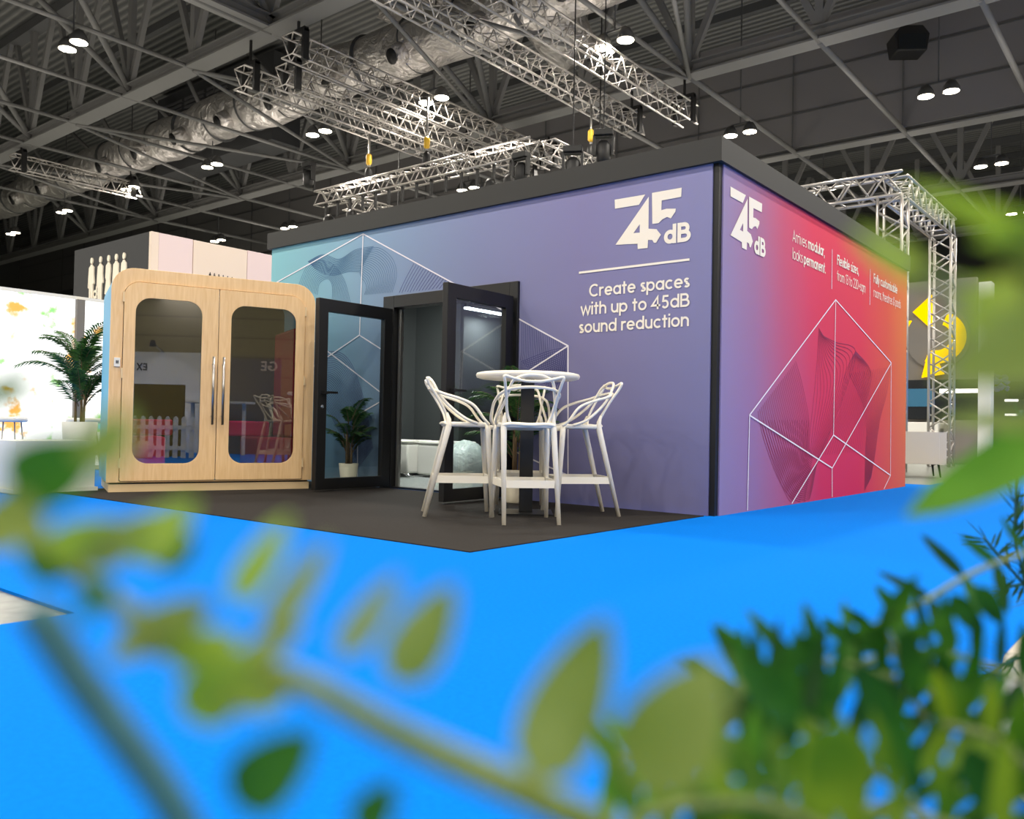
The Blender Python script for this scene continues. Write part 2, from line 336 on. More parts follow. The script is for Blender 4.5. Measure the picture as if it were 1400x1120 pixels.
# ------------------------------------------------------------------ stroke lettering (round geometric sans)
def arc(cx, cy, rx, ry, a0, a1, n=14): return [(cx+rx*cos(radians(a0+(a1-a0)*k/n)), cy+ry*sin(radians(a0+(a1-a0)*k/n))) for k in range(n+1)]
def glyph(ch, t):
    h = t/2; xh = .72; r = (xh-t)/2; c = xh/2; x0 = h; x1 = h+2*r; cx = h+r; top = 1-h; O = arc(cx, c, r, r, 0, 360, 26)
    n = r*.86; hump = [(x0, c)] + arc(x0+n, xh-h-n, n, n, 180, 0)[0:] ; adv = x1+h
    G = {
     'o': ([O], adv), 'a': ([O, [(x1, xh), (x1, 0)]], adv), 'd': ([O, [(x1, 1), (x1, 0)]], adv), 'q': ([O, [(x1, xh), (x1, -.27)]], adv),
     'b': ([O, [(x0, 1), (x0, 0)]], adv), 'p': ([O, [(x0, xh), (x0, -.27)]], adv), 'c': ([arc(cx, c, r, r, 45, 315, 22)], adv-.06),
     'e': ([arc(cx, c, r, r, 0, 318, 24), [(cx-r, c), (cx+r+h*.9, c)]], adv),
     'i': ([[(h, 0), (h, xh)], [(h, .86), (h, .86+t)]], t), 'l': ([[(h, 0), (h, 1)]], t),
     'n': ([[(x0, 0), (x0, xh)], hump+[(x0+2*n, 0)]], x0+2*n+h), 'h': ([[(x0, 0), (x0, 1)], hump+[(x0+2*n, 0)]], x0+2*n+h),
     'm': ([[(x0, 0), (x0, xh)], [(x0, c)]+arc(x0+n*.85, xh-h-n*.85, n*.85, n*.85, 180, 0)+[(x0+1.7*n, 0)], [(x0+1.7*n, c)]+arc(x0+2.55*n, xh-h-n*.85, n*.85, n*.85, 180, 0)+[(x0+3.4*n, 0)]], x0+3.4*n+h),
     'u': ([[(x0+2*n, xh), (x0+2*n, 0)], [(x0, xh)]+arc(x0+n, h+n, n, n, 180, 360)], x0+2*n+h),
     'r': ([[(x0, 0), (x0, xh)], arc(x0+n*.95, xh-h-n, n*.95, n, 180, 62)], .42), 's': ([arc(.24, .53, .17-h*.3, .19-h, 30, 270, 14)+arc(.24, .19, .19-h*.3, .19-h, 90, -150, 14)], .46),
     't': ([[(.2, .95), (.2, 0)], [(0, xh-h), (.42, xh-h)]], .42), 'f': ([[(.2, 0), (.2, .8)]+arc(.2+.17, .8, .17, .2-h, 180, 80), [(0, xh-h), (.4, xh-h)]], .42),
     'w': ([[(.03, xh), (.24, h*.6), (.45, xh-.05), (.66, h*.6), (.87, xh)]], .9), 'v': ([[(.03, xh), (.3, h*.6), (.57, xh)]], .6), 'y': ([[(.03, xh), (.31, .05)], [(.57, xh), (.2, -.27)]], .6),
     'x': ([[(.04, 0), (.54, xh)], [(.04, xh), (.54, 0)]], .58), 'z': ([[(.03, xh-h), (.5, xh-h), (.05, h), (.52, h)]], .54), 'k': ([[(h, 0), (h, 1)], [(.5, xh), (h, .28)], [(.22, .42), (.54, 0)]], .56),
     'C': ([arc(.5, .5, .5-h, .5-h, 48, 312, 26)], .88), 'G': ([arc(.5, .5, .5-h, .5-h, 48, 345, 26), [(.55, .45), (1-h, .45), (1-h, .3)]], 1),
     'B': ([[(h, 0), (h, 1)], [(h, top)]+arc(.38, .5+(.5-h)/2+.01, .2, (.5-h)/2-.01, 90, -90)+[(h, .52)], [(h, .52)]+arc(.42, h+(.52-h)/2, .24, (.52-h)/2, 90, -90)+[(h, h)]], .7),
     'A': ([[(.04, 0), (.4, 1-h*.5), (.76, 0)], [(.2, .3), (.6, .3)]], .8), 'F': ([[(h, 0), (h, 1)], [(0, top), (.56, top)], [(0, .52), (.5, .52)]], .56), 'E': ([[(h, 0), (h, 1)], [(0, top), (.58, top)], [(0, .5), (.53, .5)], [(0, h), (.58, h)]], .6),
     'X': ([[(.05, 0), (.7, 1)], [(.05, 1), (.7, 0)]], .76), '1': ([[(.3, 0), (.3, top), (.06, .8)]], .38), '0': ([arc(.34, .5, .34-h, .5-h, 0, 360, 26)], .68),
     '2': ([arc(.3, .7, .3-h, .3-h, 170, -35)+[(.06, h), (.6, h)]], .62), '3': ([arc(.28, .74, .22, .26-h, 150, -90)+arc(.28, .26, .26, .26-h, 90, -155)], .58),
     '4': ([[(.5, 0), (.5, 1-h), (.04, .28), (.72, .28)]], .74), '5': ([[(.55, top), (.16, top), (.11, .56)]+arc(.28, .33, .3-h, .33-h, 118, -150)], .62),
     ',': ([[(h, t), (h, 0), (h*.2, -.14)]], t), '.': ([[(h, 0), (h, t)]], t), '+': ([[(.05, .4), (.55, .4)], [(.3, .15), (.3, .65)]], .6),
     '&': ([[(.66, 0), (.2, .6)]+arc(.32, .78, .16, .18-h*.5, 220, -40)+[(.14, .38)]+arc(.27, .22, .2, .22-h, 130, 330)+[(.62, .42)]], .7), ' ': ([], .26)}
    return G[ch]
def text_mesh(mb, txt, x, y, size, T, t=.15, align='L', gap=.075, bold=None, width=None):
    """text at (x, y) baseline; bold: indices set drawn with the heavier stroke; width: squeeze to this length"""
    items = []; cur = 0
    for k, ch in enumerate(txt):
        tt = t if not bold else (bold[1] if bold[0][0] <= k < bold[0][1] else t)
        g, a = glyph(ch, tt); items.append((g, cur, tt)); cur += a+gap
    tot = (cur-gap)*size; sx = 1 if not width else width/tot
    off = x-(tot*sx if align == 'R' else 0)
    j_ = 0
    for g, c0, tt in items:
        for st in g:
            j_ += 1; T2 = lambda a_, b_, o_=.004+.0006*(j_ % 4): T(a_, b_, o_)
            cl = len(st) > 20 and hypot(st[0][0]-st[-1][0], st[0][1]-st[-1][1]) < 1e-6
            mb.ribbon([(off+(c0+px)*size*sx, y+py*size) for px, py in (st[:-1] if cl else st)], tt*size, T2, cl)

# ================================================================== THE HALL
CX = -2.92; CY = 1.303
struct('floor', MB().box((-75, -30, -.3), (27, 62, -.012)), 'concrete')
cp = MB().prism([(CX, -5), (3.5, -5), (3.5, 21.3), (-2.7, 21.3), (-2.7, 12), (-11.0, 12), (-11.0, CY), (CX, CY)], (0, 0, -.012), X3, Y3, Z3, .012).build('blue_carpet', 'carpet')
tag(cp, 'bright blue exhibition carpet laid across the hall floor', 'carpet')
bc = MB().box((-7.95, 3.27, .0005), (-2.905, 5.93, .006)).build('black_carpet', 'black_carpet')
tag(bc, 'black carpet mat in front of the open booth doors', 'carpet')
ROOF = 14.2
struct('ceiling', MB().box((-75, -30, ROOF), (27, 62, ROOF+.3)), 'deck')
struct('wall_back', MB().box((-75, 60, -.3), (27, 62, ROOF)), 'hall_wall')
struct('wall_left', MB().box((-75, -30, -.3), (-73, 62, ROOF)), 'hall_wall')
struct('wall_right', MB().box((25, -30, -.3), (27, 62, ROOF)), 'rear_wall')
struct('wall_rear', MB().box((-75, -30, -.3), (27, -28, ROOF)), 'rear_wall')
# smoke curtain hanging from the third roof truss, with the wires in front of it
cu = MB().box((-73, 27.5, 10.1), (24, 27.56, ROOF)).build('trim_1', 'curtain'); tag(cu, kind='structure')
wires = MB()
for z in (11.2, 12.5): wires.bar((-73, 27.44, z), (24, 27.44, z), .035)
for k in range(-18, 8): wires.bar((-3.6+3.42*k, 27.43, 10.1), (-3.6+3.42*k, 27.43, ROOF), .03)
tag(wires.build('trim_2', 'girder_dark'), kind='structure')
NODE = lambda n: -3.6-3.42*n
TRUSS_Y = (-3.9, 4.0, 11.9, 20.1, 27.9, 35.6, 43.5)
def roof_truss(Y, zc, n0, n1):
    a, b = NODE(n0), NODE(n1)
    t = MB()
    t.box((a, Y-.19, zc+.32), (b, Y+.19, zc+.36)); t.box((a, Y-.26, zc-.02), (b, Y+.26, zc+.03)); t.box((a, Y-.03, zc+.03), (b, Y+.03, zc+.32))
    root = struct('roof_truss', t, 'girder')
    u = MB().box((a, Y-.2, ROOF-.35), (b, Y+.2, ROOF-.02)); u.build('top_chord', 'girder_dark', root)
    wb = MB()
    for n in range(n0, n1):
        x = NODE(n)
        wb.bar((x, Y, zc+.34), (x, Y, ROOF-.3), .2, .16, up=(0, 1, 0))
        wb.bar((x, Y, zc+.34), (x-1.71, Y+.1, ROOF-.3), .17, .14, up=(0, 1, 0)); wb.bar((x-3.42, Y, zc+.34), (x-1.71, Y-.1, ROOF-.3), .17, .14, up=(0, 1, 0))
    wb.build('web_brace', 'girder', root)
    return root
for Y in TRUSS_Y: roof_truss(Y, 9.98, -8, 17)
# tie tubes between the trusses
ties = []
def tie(p, q, r=.055, m='girder'):
    struct('roof_tie', MB().tube([p, q], r, 8), m)
for i in range(1, len(TRUSS_Y)-1):
    for n in range(-3, 11):
        ya, yb = TRUSS_Y[i], TRUSS_Y[i+1]
        tie((NODE(n), ya, 10.0), (NODE(n), yb, 10.0), .075 if ya > 19 else .06)
for n in (1, 3, 5, 7, 9):        # bracing tubes that fan out to the next truss
    for ya, yb in ((11.9, 20.1),):
        tie((NODE(n), ya, 9.95), (NODE(n-1), yb, 9.95)); tie((NODE(n), ya, 9.95), (NODE(n+1), yb, 9.95))
for n in range(-2, 14):
    for ya in (11.9, 20.1):       # tubes sloping up from the bottom chord to the roof
        if n % 2 == 0:
            tie((NODE(n), ya, 10.2), (NODE(n)-1.7, ya-3.9, ROOF-.2), .09); tie((NODE(n), ya, 10.2), (NODE(n)+1.7, ya-3.9, ROOF-.2), .09)
pur = MB()
for k in range(-12, 30):
    pass
for Y in [y0+d for y0 in TRUSS_Y for d in (2.6, 5.2)]: pur.box((-70, Y-.08, ROOF-.28), (30, Y+.08, ROOF-.01))
tag(pur.build('roof_purlin', 'girder_dark'), kind='structure')
cb = MB()
cb.box((-17.5, 4.0, 9.98), (-17.0, 11.9, 10.03)); cb.box((-17.29, 4.0, 10.03), (-17.21, 11.9, 10.3)); cb.box((-17.45, 4.0, 10.3), (-17.05, 11.9, 10.34))
struct('cross_girder', cb, 'girder')

# ventilation duct in foil with jet nozzles
t = thing('ventilation_duct', 'long silver foil-wrapped round duct running under the roof', 'duct', (0, 16.0, 11.0))
dp = MB(); xs = [-46+.6*k for k in range(0, 70)]
dp.tube([(x, .04*sin(x*1.3), .05*sin(x*.9)) for x in xs], [.72+.03*sin(x*2.1)+.025*sin(x*5.3) for x in xs], 24)
dp.build('duct_pipe', 'foil', t)
for k in range(13):
    x = -44+2.75*k
    MB().tube([(x, -.45, -.35), (x-.05, -.85, -.6)], [.3, .27], 14).build('nozzle', 'foil', t)
    MB().tube([(x-.05, -.86, -.61), (x-.06, -.9, -.63)], [.21, .2], 14).build('nozzle_opening', 'black_gear', t)
for k in range(22):
    MB().lathe([(.765, -.02), (.765, .02)], seg=24).build('duct_band', 'girder_dark', t)
    o = bpy.data.objects[[o.name for o in COL.objects][-1]]; o.rotation_euler = (0, pi/2, 0); o.location = (-44+1.9*k+.9, 0, 0)
t = thing('ventilation_plenum', 'big crumpled foil-wrapped air box above the lighting trusses', 'duct', (-15.4, 18.1, 12.75))
pl = MB(); nx, ny = 26, 20; vs = []; fs = []
for i in range(nx+1):
    for j in range(ny+1):
        u, v = i/nx, j/ny; vs.append((-2.9+5.8*u, -2.0+3.0*v, -.75+.06*sin(u*19)*sin(v*13+u*4)+.05*sin(u*7+v*9)+.3*max(0, .1-min(u, 1-u, v, 1-v))/.1))
for i in range(nx):
    for j in range(ny): a = i*(ny+1)+j; fs.append((a, a+1, a+ny+2, a+ny+1))
pl.add(vs, fs, True).box((-2.85, -1.95, -.45), (2.85, .95, .6)).build('air_box', 'foil', t)
MB().tube([(1.0, .5, -.2), (1.0, 1.6, -.55), (1.0, 2.3, -1.0)], [.8, .85, .75], 20).build('outlet', 'foil', t)
t = thing('ventilation_unit', 'dark louvred plant box behind the long duct', 'air unit', (-29.5, 18.3, 11.3))
MB().box((-4, -.6, -.6), (4, .6, 2.6)).build('casing', 'charcoal', t)
for i in range(3):
    lv = MB()
    for k in range(12): lv.box((-3.4+i*1.6, -.68, .1+k*.18), (-2.0+i*1.6, -.6, .2+k*.18))
    lv.build('louvre', 'girder_dark', t)

# ---- lighting trusses hung below the roof
def box_truss(name, label, p, q, w=.42, h=.5, step=.5, group=None, r=.026, cat='truss', mname='alu'):
    p, q = Vector(p), Vector(q); L = (q-p).length; d = (q-p).normalized()
    up = Z3 if abs(d.z) < .9 else X3
    a = d.cross(up).normalized(); b = a.cross(d).normalized()
    t = thing(name, label, cat, p, 0, group)
    cs = [(a*(sx*w/2)+b*(sy*h/2)) for sx, sy in ((-1,-1),(1,-1),(1,1),(-1,1))]
    for c in cs: MB().tube([c, c+d*L], r, 6).build('chord', mname, t)
    n = max(2, int(L/step)); lt = MB()
    for f in range(4):
        c0, c1 = cs[f], cs[(f+1) % 4]
        for k in range(n):
            s0, s1 = L*k/n, L*(k+.5)/n; s2 = L*(k+1)/n
            if f in (0, 2): lt.tube([c0+d*s0, c1+d*s0], r*.6, 5); 
            if f in (1, 3) or f == 2: lt.tube([c0+d*s0, c1+d*s1], r*.6, 5); lt.tube([c1+d*s1, c0+d*s2], r*.6, 5)
    lt.build('lattice', mname, t)
    return t, d, L
G = 'silver lighting trusses hung under the roof'
trs = []
TZ = 9.05
for lab, x, ya, yb, z in (
    ('silver box truss hung across the top, right-hand end nearest the dark curtain', -10.55, 10.2, 20.4, TZ),
    ('silver box truss hung second from the right, over the booth roof', -12.1, 8.9, 20.3, TZ),
    ('bright silver box truss, upper of the pair in front of the foil duct', -16.2, 11.6, 22.0, TZ+.25),
    ('bright silver box truss, lower of the pair in front of the foil duct', -16.85, 11.9, 21.8, TZ-.2),
    ('slim silver box truss hung leftmost above the pink stand', -17.95, 11.5, 20.0, TZ-.1),
    ('short grey box truss hung at the far left under the roof', -31.5, 11.5, 16.0, 9.4)):
    t, d, L = box_truss('lighting_truss', lab, (x, ya, z), (x, yb, z), group=None)
    for s_ in (.3, L-.35):                                     # clamps and straps to the girder above
        c = MB(); c.box((-.3, s_-.08, -.3), (-.22, s_+.08, .42)).box((.22, s_-.08, -.3), (.3, s_+.08, .42)).box((-.3, s_-.06, .36), (.3, s_+.06, .46)); c.bar((0, s_, .4), (0, s_, 10-z), .05)
        c.build('hanging_clamp', 'black_gear', t)
# ---- lower rig above the booth
RZ = 7.2; RXA, RXB, RYA = -20.0, -12.05, 15.55
t, d, L = box_truss('lighting_rig', 'silver lighting rig bar hanging level above the booth roof', (RXA, RYA, RZ), (RXB, RYA, RZ), .35, .4, .55)
for k in range(15):
    x = .4+k*.53
    MB().bar((x, -.05, -.2), (x, -.05, -.62), .06).build('lamp_bracket', 'black_gear', t)
for x in (.6, 1.6, 6.7, 7.3):
    MB().lathe([(.07, 0), (.15, -.1), (.15, -.4), (.12, -.44)], (x, -.1, -.55), 12).build('stage_lamp', 'black_gear', t)
t2, d, L = box_truss('lighting_rig', 'silver lighting rig arm turning back above the fascia corner', (RXB+.2, RYA+.25, RZ), (RXB+.2, RYA+4.5, RZ), .35, .4, .55)
t3, d, L = box_truss('lighting_rig', 'short silver rig arm with lamps behind the bar over the booth', (RXA+.9, RYA+.3, RZ-.15), (RXA+.9, RYA+3.2, RZ-.15), .35, .4, .55)
for t_, x_, y_ in ((t2, 0, 2.2), (t3, 0, 2.0)):
    MB().bar((x_, y_, .2), (x_, y_, ROOF-RZ+.1), .025).build('hanger_wire', 'black_gear', t_)
def hoist(label, p, q):
    t = thing('chain_hoist', label, 'hoist', q); h = p[2]-q[2]
    MB().tube([(0, 0, 0), (0, 0, h)], .03, 6).build('chain', 'steel', t)
    MB().lathe([(.04, .45), (.08, .5), (.08, .72), (.05, .76)], seg=10).build('hoist_body', 'yellow_metal', t)
    MB().lathe([(.05, -.02), (.12, .05), (.1, .3), (.03, .4)], seg=10).build('hook_block', 'black_gear', t)
hoist('chain hoist with yellow hook on the rig arm at the right', (-12.05, 17.6, 8.8), (-11.85, 17.6, RZ+.2))
hoist('yellow chain hoist holding the middle of the rig bar', (-15.6, 15.55, 9.2), (-15.6, 15.55, RZ+.2))
hoist('long steel chain hoist holding the left of the rig bar', (-17.9, 15.6, 8.8), (-17.9, 15.6, RZ+.2))
def moving_head(label, loc, rz=0, glow=None, rig=None):
    t = thing('stage_light', label, 'stage light', loc, rz)
    if rig is None: MB().bar((0, 0, .42), (0, 0, ROOF-loc[2]), .025).build('hanger_wire', 'black_gear', t)
    else: MB().bar((0, .2, .36), (0, .2, rig), .05).bar((0, .2, .36), (0, 0, .36), .05).build('mounting_arm', 'black_gear', t)
    MB().box((-.2, -.12, .28), (.2, .12, .42)).build('base', 'black_gear', t, bevel=.02)
    y = MB().box((-.22, -.06, -.12), (-.17, .06, .3)).box((.17, -.06, -.12), (.22, .06, .3)).box((-.19, -.06, .25), (.19, .06, .3)); y.build('yoke', 'black_gear', t)
    MB().lathe([(.1, -.3), (.15, -.22), (.16, .08), (.09, .18)], seg=14).build('head', 'black_gear', t)
    if glow: MB().lathe([(.1, -.32), (.09, -.305)], seg=14).build('lens', 'white_glow', t)
moving_head('black moving stage light hanging at the left end of the rig', (-20.05, 15.2, RZ+.6), rig=-.38)
moving_head('black moving stage light hanging above the fascia near the corner', tuple(at(825, 205, 17.5)), .5)
moving_head('black stage light lit white just above the booth fascia', tuple(at(783, 228, 17.5)), .5, 1)
moving_head('black stage light under the corner of the rig', (-12.2, RYA-.3, RZ-.6), rig=.41)
# speaker hanging against the curtain
p = wall_y(1241, 62, 26.4)
t = thing('hanging_loudspeaker', 'black loudspeaker hanging in front of the dark curtain', 'loudspeaker', p, .6)
MB().prism([(-.42, -.3), (.42, -.3), (.5, .2), (.3, .45), (-.3, .45), (-.5, .2)], (0, -.35, 0), X3, Z3, Y3, .7).build('cabinet', 'black_gear', t, bevel=.03)
MB().bar((0, 0, .45), (0, 0, ROOF-p.z), .03).build('hanger_wire', 'black_gear', t)
MB().box((-.38, -.37, -.25), (.38, -.35, .18)).build('grille', 'screen', t)

# ---- the high-bay lamp fittings that show
def lamp(label, x, y):
    t = thing('ceiling_lamp', label, 'ceiling lamp', (x, y, LAMP_Z))
    for s_ in (-.3, .3):
        MB().lathe([(.05, .24), (.1, .22), (.19, .08), (.21, -.02), (.21, -.04)], (s_, 0, 0), 16).build('lamp_housing', 'lamp_case', t)
        MB().lathe([(.19, -.055), (.19, -.045)], (s_, 0, 0), 16).build('lamp_lens', 'lamp', t)
    MB().bar((-.3, 0, .26), (.3, 0, .26), .04).bar((0, 0, .26), (0, 0, ROOF-LAMP_Z), .03).build('hanger', 'girder_dark', t)
for lab, px, py in (
    ('twin ceiling lamp at the top left corner of the hall roof', 100, 60), ('twin ceiling lamp just under the right end of the round duct nozzles', 290, 225), ('twin ceiling lamp below the far nozzles of the round duct', 178, 256),
    ('twin ceiling lamp left of the far end of the duct', 88, 288), ('small twin ceiling lamp at the far left edge', 18, 318), ('twin ceiling lamp peeping over the pink panel wall', 298, 328),
    ('twin ceiling lamp left of the booth fascia end', 395, 310), ('twin ceiling lamp under the silver duct by the slim truss', 436, 180), ('bright twin ceiling lamp glaring through the silver trusses', 593, 135),
    ('twin ceiling lamp at the top between the right-hand trusses', 840, 57), ('twin ceiling lamp just above the booth corner', 1012, 181), ('twin ceiling lamp on the dark curtain at upper right', 1283, 126),
    ('twin ceiling lamp beyond the curtain, right', 1355, 224), ('twin ceiling lamp beyond the curtain above the red side wall', 1125, 258), ('twin ceiling lamp under the rig bar in the middle', 640, 257),
    ('ceiling lamp at the far right edge behind the leaves', 1395, 290)):
    p = onz(px, py, LAMP_Z); lamp(lab, p.x, p.y)

# ================================================================== THE BOOTH
FX0, FX1 = -8.56, -2.9; FY = 5.985; SX = -2.84; SY0, SY1 = 6.055, 11.38; PT = 2.71; HT = 2.9
DX0, DX1, DZ = -6.56, -4.775, 1.975
booth = thing('exhibition_booth', 'large printed booth, blue to purple front and red to orange side, with open black doors', 'booth', (-5.7, 8.6, 0))
BO = Vector((5.7, -8.6, 0))
_build = MB.build
def bpart(mb, name, m, parent=booth, bevel=0):
    mb.v = [tuple(Vector(v)+BO) for v in mb.v]
    return mb.build(name, m, parent, bevel)
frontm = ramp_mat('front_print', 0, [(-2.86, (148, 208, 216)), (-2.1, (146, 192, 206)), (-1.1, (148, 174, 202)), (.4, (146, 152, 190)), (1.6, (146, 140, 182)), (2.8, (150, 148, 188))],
                  [(-2.86, (130, 190, 200)), (-1.6, (124, 162, 182)), (-.4, (122, 136, 170)), (.9, (118, 118, 158)), (2.0, (120, 118, 158)), (2.8, (122, 120, 162))])  # lower stops darker: weaker light low down put into the print
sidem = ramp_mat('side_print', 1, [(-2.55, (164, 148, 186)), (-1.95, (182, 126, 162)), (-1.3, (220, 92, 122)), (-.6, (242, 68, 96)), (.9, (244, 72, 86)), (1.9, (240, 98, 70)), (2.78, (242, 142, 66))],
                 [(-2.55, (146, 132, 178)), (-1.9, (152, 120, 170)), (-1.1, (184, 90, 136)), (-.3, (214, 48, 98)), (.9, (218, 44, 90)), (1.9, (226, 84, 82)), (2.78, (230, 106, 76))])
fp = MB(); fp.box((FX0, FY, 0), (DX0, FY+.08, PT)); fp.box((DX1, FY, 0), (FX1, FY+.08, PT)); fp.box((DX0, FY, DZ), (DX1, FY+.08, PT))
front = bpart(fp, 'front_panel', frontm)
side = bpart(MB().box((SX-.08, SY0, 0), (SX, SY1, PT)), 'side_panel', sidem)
bpart(MB().box((FX1, FY+.015, 0), (SX-.012, SY0, PT)), 'corner_post', 'black')
fa = MB(); fa.box((FX0-.05, FY-.035, PT), (SX+.03, FY+.12, HT)); fa.box((SX-.12, FY+.12, PT), (SX+.03, SY1+.03, HT)); fa.box((FX0-.05, FY+.12, PT), (FX0+.1, SY1+.03, HT)); fa.box((FX0-.05, SY1-.1, PT), (SX-.12, SY1+.03, HT))
bpart(fa, 'fascia', 'fascia')
rm = MB(); rm.box((FX0, FY+.1, 0), (FX0+.08, SY1, PT)); rm.box((FX0+.1, SY1-.08, 0), (SX-.1, SY1, PT)); rm.box((-7.62, 8.3, 0), (FX0+.1, 8.36, PT-.2))
bpart(rm, 'inner_wall', 'dark_wall')
lin_ = MB().box((DX1+.1, FY+.085, 0), (FX1, FY+.1, PT)).box((SX-.1, FY+.1, 0), (SX-.085, SY1-.1, PT)).box((FX0+.09, FY+.085, 0), (DX0-.05, FY+.1, PT))
bpart(lin_, 'wall_lining', 'dark_room')
bpart(MB().box((FX0, FY+.12, PT-.12), (SX-.12, SY1-.1, PT-.04)), 'roof_panel', 'dark_room')
bpart(MB().box((FX0+.1, FY+.06, .001), (SX-.1, SY1-.1, .01)), 'inner_floor', mat('grey_room_carpet', (120, 124, 122), .95, noise=.15, scale=60))
# prints: logo, lettering, line art
TF = lambda x, z, o=.004: Vector((x, FY-o, z))
TS = lambda y, z, o=.004: Vector((SX+o, y, z))
LOGO = {'bar': [(50,155),(245,122),(205,188),(52,213)],
 'four': [(268,135),(266,340),(318,343),(322,350),(345,378),(314,430),(300,430),(290,412),(263,412),(260,463),(197,470),(196,436),(55,443)],
 'hole': [(210,312),(210,365),(170,368)],
 'five': [(288,112),(478,78),(474,137),(350,160),(348,222),(380,213),(440,212),(437,232),(408,275),(385,265),(355,280),(330,305),(290,310)]}
LW = {k: [on_front(830+a/4.667, 240+b/4.667) for a, b in v] for k, v in LOGO.items()}
def logo(T):
    mb = MB()
    for k in ('bar', 'five'): n = len(LW[k]); mb.add([T(*p) for p in LW[k]], [tuple(range(n))])
    o, h = LW['four'], LW['hole']                                 # the 4, split so that its eye stays open
    apex, left, iT, iR, iL = o[0], o[-1], h[0], h[1], h[2]
    mb.add([T(*p) for p in (apex, left, iL, iT)], [(0, 1, 2, 3)])
    rest = [apex, iT, iR] + o[1:2]; mb.add([T(*p) for p in (apex, iT, iR, o[1])], [(0, 1, 2, 3)])
    low = [iL, left, o[11], o[8], o[1], iR]; mb.add([T(*p) for p in low], [tuple(range(6))])
    mb.add([T(*p) for p in (o[11], o[10], o[9], o[8])], [(0, 1, 2, 3)])
    tail = [o[1], o[8], o[7], o[6], o[5], o[4], o[3], o[2]]; mb.add([T(*p) for p in tail], [tuple(range(8))])
    return mb
lg = logo(TF); dbx, dbz = on_front(908, 334.5)
text_mesh(lg, 'dB', dbx, dbz, .155, TF, .21, width=.225)
bpart(lg, 'logo', 'letter', front)
ly0, lx0 = 6.168, LW['bar'][0][0]
k_s = (6.79-6.168)/(LW['five'][1][0]-lx0)
TSL = lambda x, z, o=.004: TS(ly0+(x-lx0)*k_s, z, o)
lg = logo(TSL); text_mesh(lg, 'dB', dbx, dbz-.01, .155, TSL, .21, width=.225)
bpart(lg, 'logo', 'letter', side)
tx = MB()
for s_, b_, x_ in (('Create spaces', 1.768, -4.018), ('with up to 45dB', 1.617, -4.10), ('sound reduction', 1.464, -4.116)):
    text_mesh(tx, s_, -3.08, b_, .108, TF, .155, 'R', width=-3.08-x_)
bpart(tx, 'lettering', 'letter', front)
bpart(MB().box((-4.126, FY-.005, 1.977), (-3.083, FY-.001, 1.995)), 'ruled_line', 'letter', front)
sz = .105; tx = None
for s_, y_, z_, w_, b_ in (('Arrives modular,', 7.483, 2.375, .845, (8, 16)), ('looks permanent.', 7.489, 2.215, .87, (6, 16)), ('Flexible sizes,', 8.703, 2.36, .70, (0, 15)), ('from 13 to 220+sqm', 8.703, 2.2, .95, None),
                           ('Fully customisable', 9.953, 2.36, .97, (0, 18)), ('rooms, theatres & pods', 9.953, 2.2, 1.12, None)):
    tx = tx or MB(); text_mesh(tx, s_, y_, z_, sz, TS, .09, 'L', bold=(b_, .15) if b_ else None, width=w_)
    if z_ < 2.3: bpart(tx, 'lettering', 'letter', side); tx = None
dv = MB()
for y_ in (8.55, 9.82): dv.ribbon([(y_, 2.09), (y_, 2.49)], .012, TS)
bpart(dv, 'ruled_line', 'line_white', side)
def clip_front(pts):
    return [(max(FX0+.01, min(FX1-.02, x)), max(.01, min(PT-.02, z))) for x, z in pts]
la = MB(); W_ = .013
for seg in ([(-8.55, 2.28), (-6.93, 2.684), (-4.228, 1.362), (-4.204, .244)], [(-6.93, 2.684), (-6.95, 1.60)], [(-8.55, .95), (-6.95, 1.6), (-6.57, 1.42)], [(-8.1, 1.78), (-6.57, .97)], [(-4.228, 1.362), (-4.77, 1.1)], [(-4.204, .244), (-4.77, .42)], [(-6.93, .05), (-6.95, .75), (-6.57, .9)]):
    k_ = len(la.v) % 7; la.ribbon(seg, W_, lambda a_, b_, o_=.0042+.0003*k_: TF(a_, b_, o_))
bpart(la, 'line_art', 'line_white', front)
def family(mb, A, B, n, w, T, clip=None):
    """n strokes stepping from curve A to curve B"""
    A = catmull([Vector(a).to_3d() for a in A], 8); B = catmull([Vector(a).to_3d() for a in B], 8)
    T0 = T
    for k in range(n):
        T = lambda a_, b_, o_=.0012+.00006*k: T0(a_, b_, o_)
        t = k/(n-1); pts = [(a.lerp(b, t).x, a.lerp(b, t).y) for a, b in zip(A, B)]
        if clip:
            run = []
            for p in pts+[None]:
                if p and clip(*p): run.append(p)
                else:
                    if len(run) > 1: mb.ribbon(run, w, T)
                    run = []
        else: mb.ribbon(pts, w, T)
def inF(x, z): return FX0+.01 < x < FX1-.02 and .02 < z < PT-.02 and not (DX0-.02 < x < DX1+.02 and z < DZ+.02)
q = lambda *p: [on_front(360+a/3.182, 290+b/3.182) for a, b in p]       # points read on the photo's left wall
TF3 = lambda x, z, o=.003: TF(x, z, o)
fm = MB(); family(fm, q((195,215),(260,185),(330,205),(400,165),(480,150)), q((195,215),(240,255),(300,275),(370,260),(420,260)), 16, .006, TF3, inF); bpart(fm, 'curve_pattern', 'ink_blue', front)
fm = MB(); family(fm, q((150,330),(200,225),(290,220),(350,290),(380,400)), q((235,360),(245,310),(280,290),(300,320),(300,380)), 13, .006, TF3, inF); bpart(fm, 'curve_pattern', 'ink_blue', front)
fm = MB(); family(fm, q((430,165),(500,155),(560,200),(580,270),(560,350)), q((420,265),(430,290),(440,300),(450,330),(440,360)), 18, .005, TF3, inF); bpart(fm, 'curve_pattern', 'ink_blue', front)
fm = MB(); family(fm, q((655,225),(630,270),(605,320),(580,380),(560,420)), q((820,305),(790,340),(770,360),(750,380),(730,420)), 16, .006, TF3, inF); bpart(fm, 'curve_pattern', 'ink_violet', front)
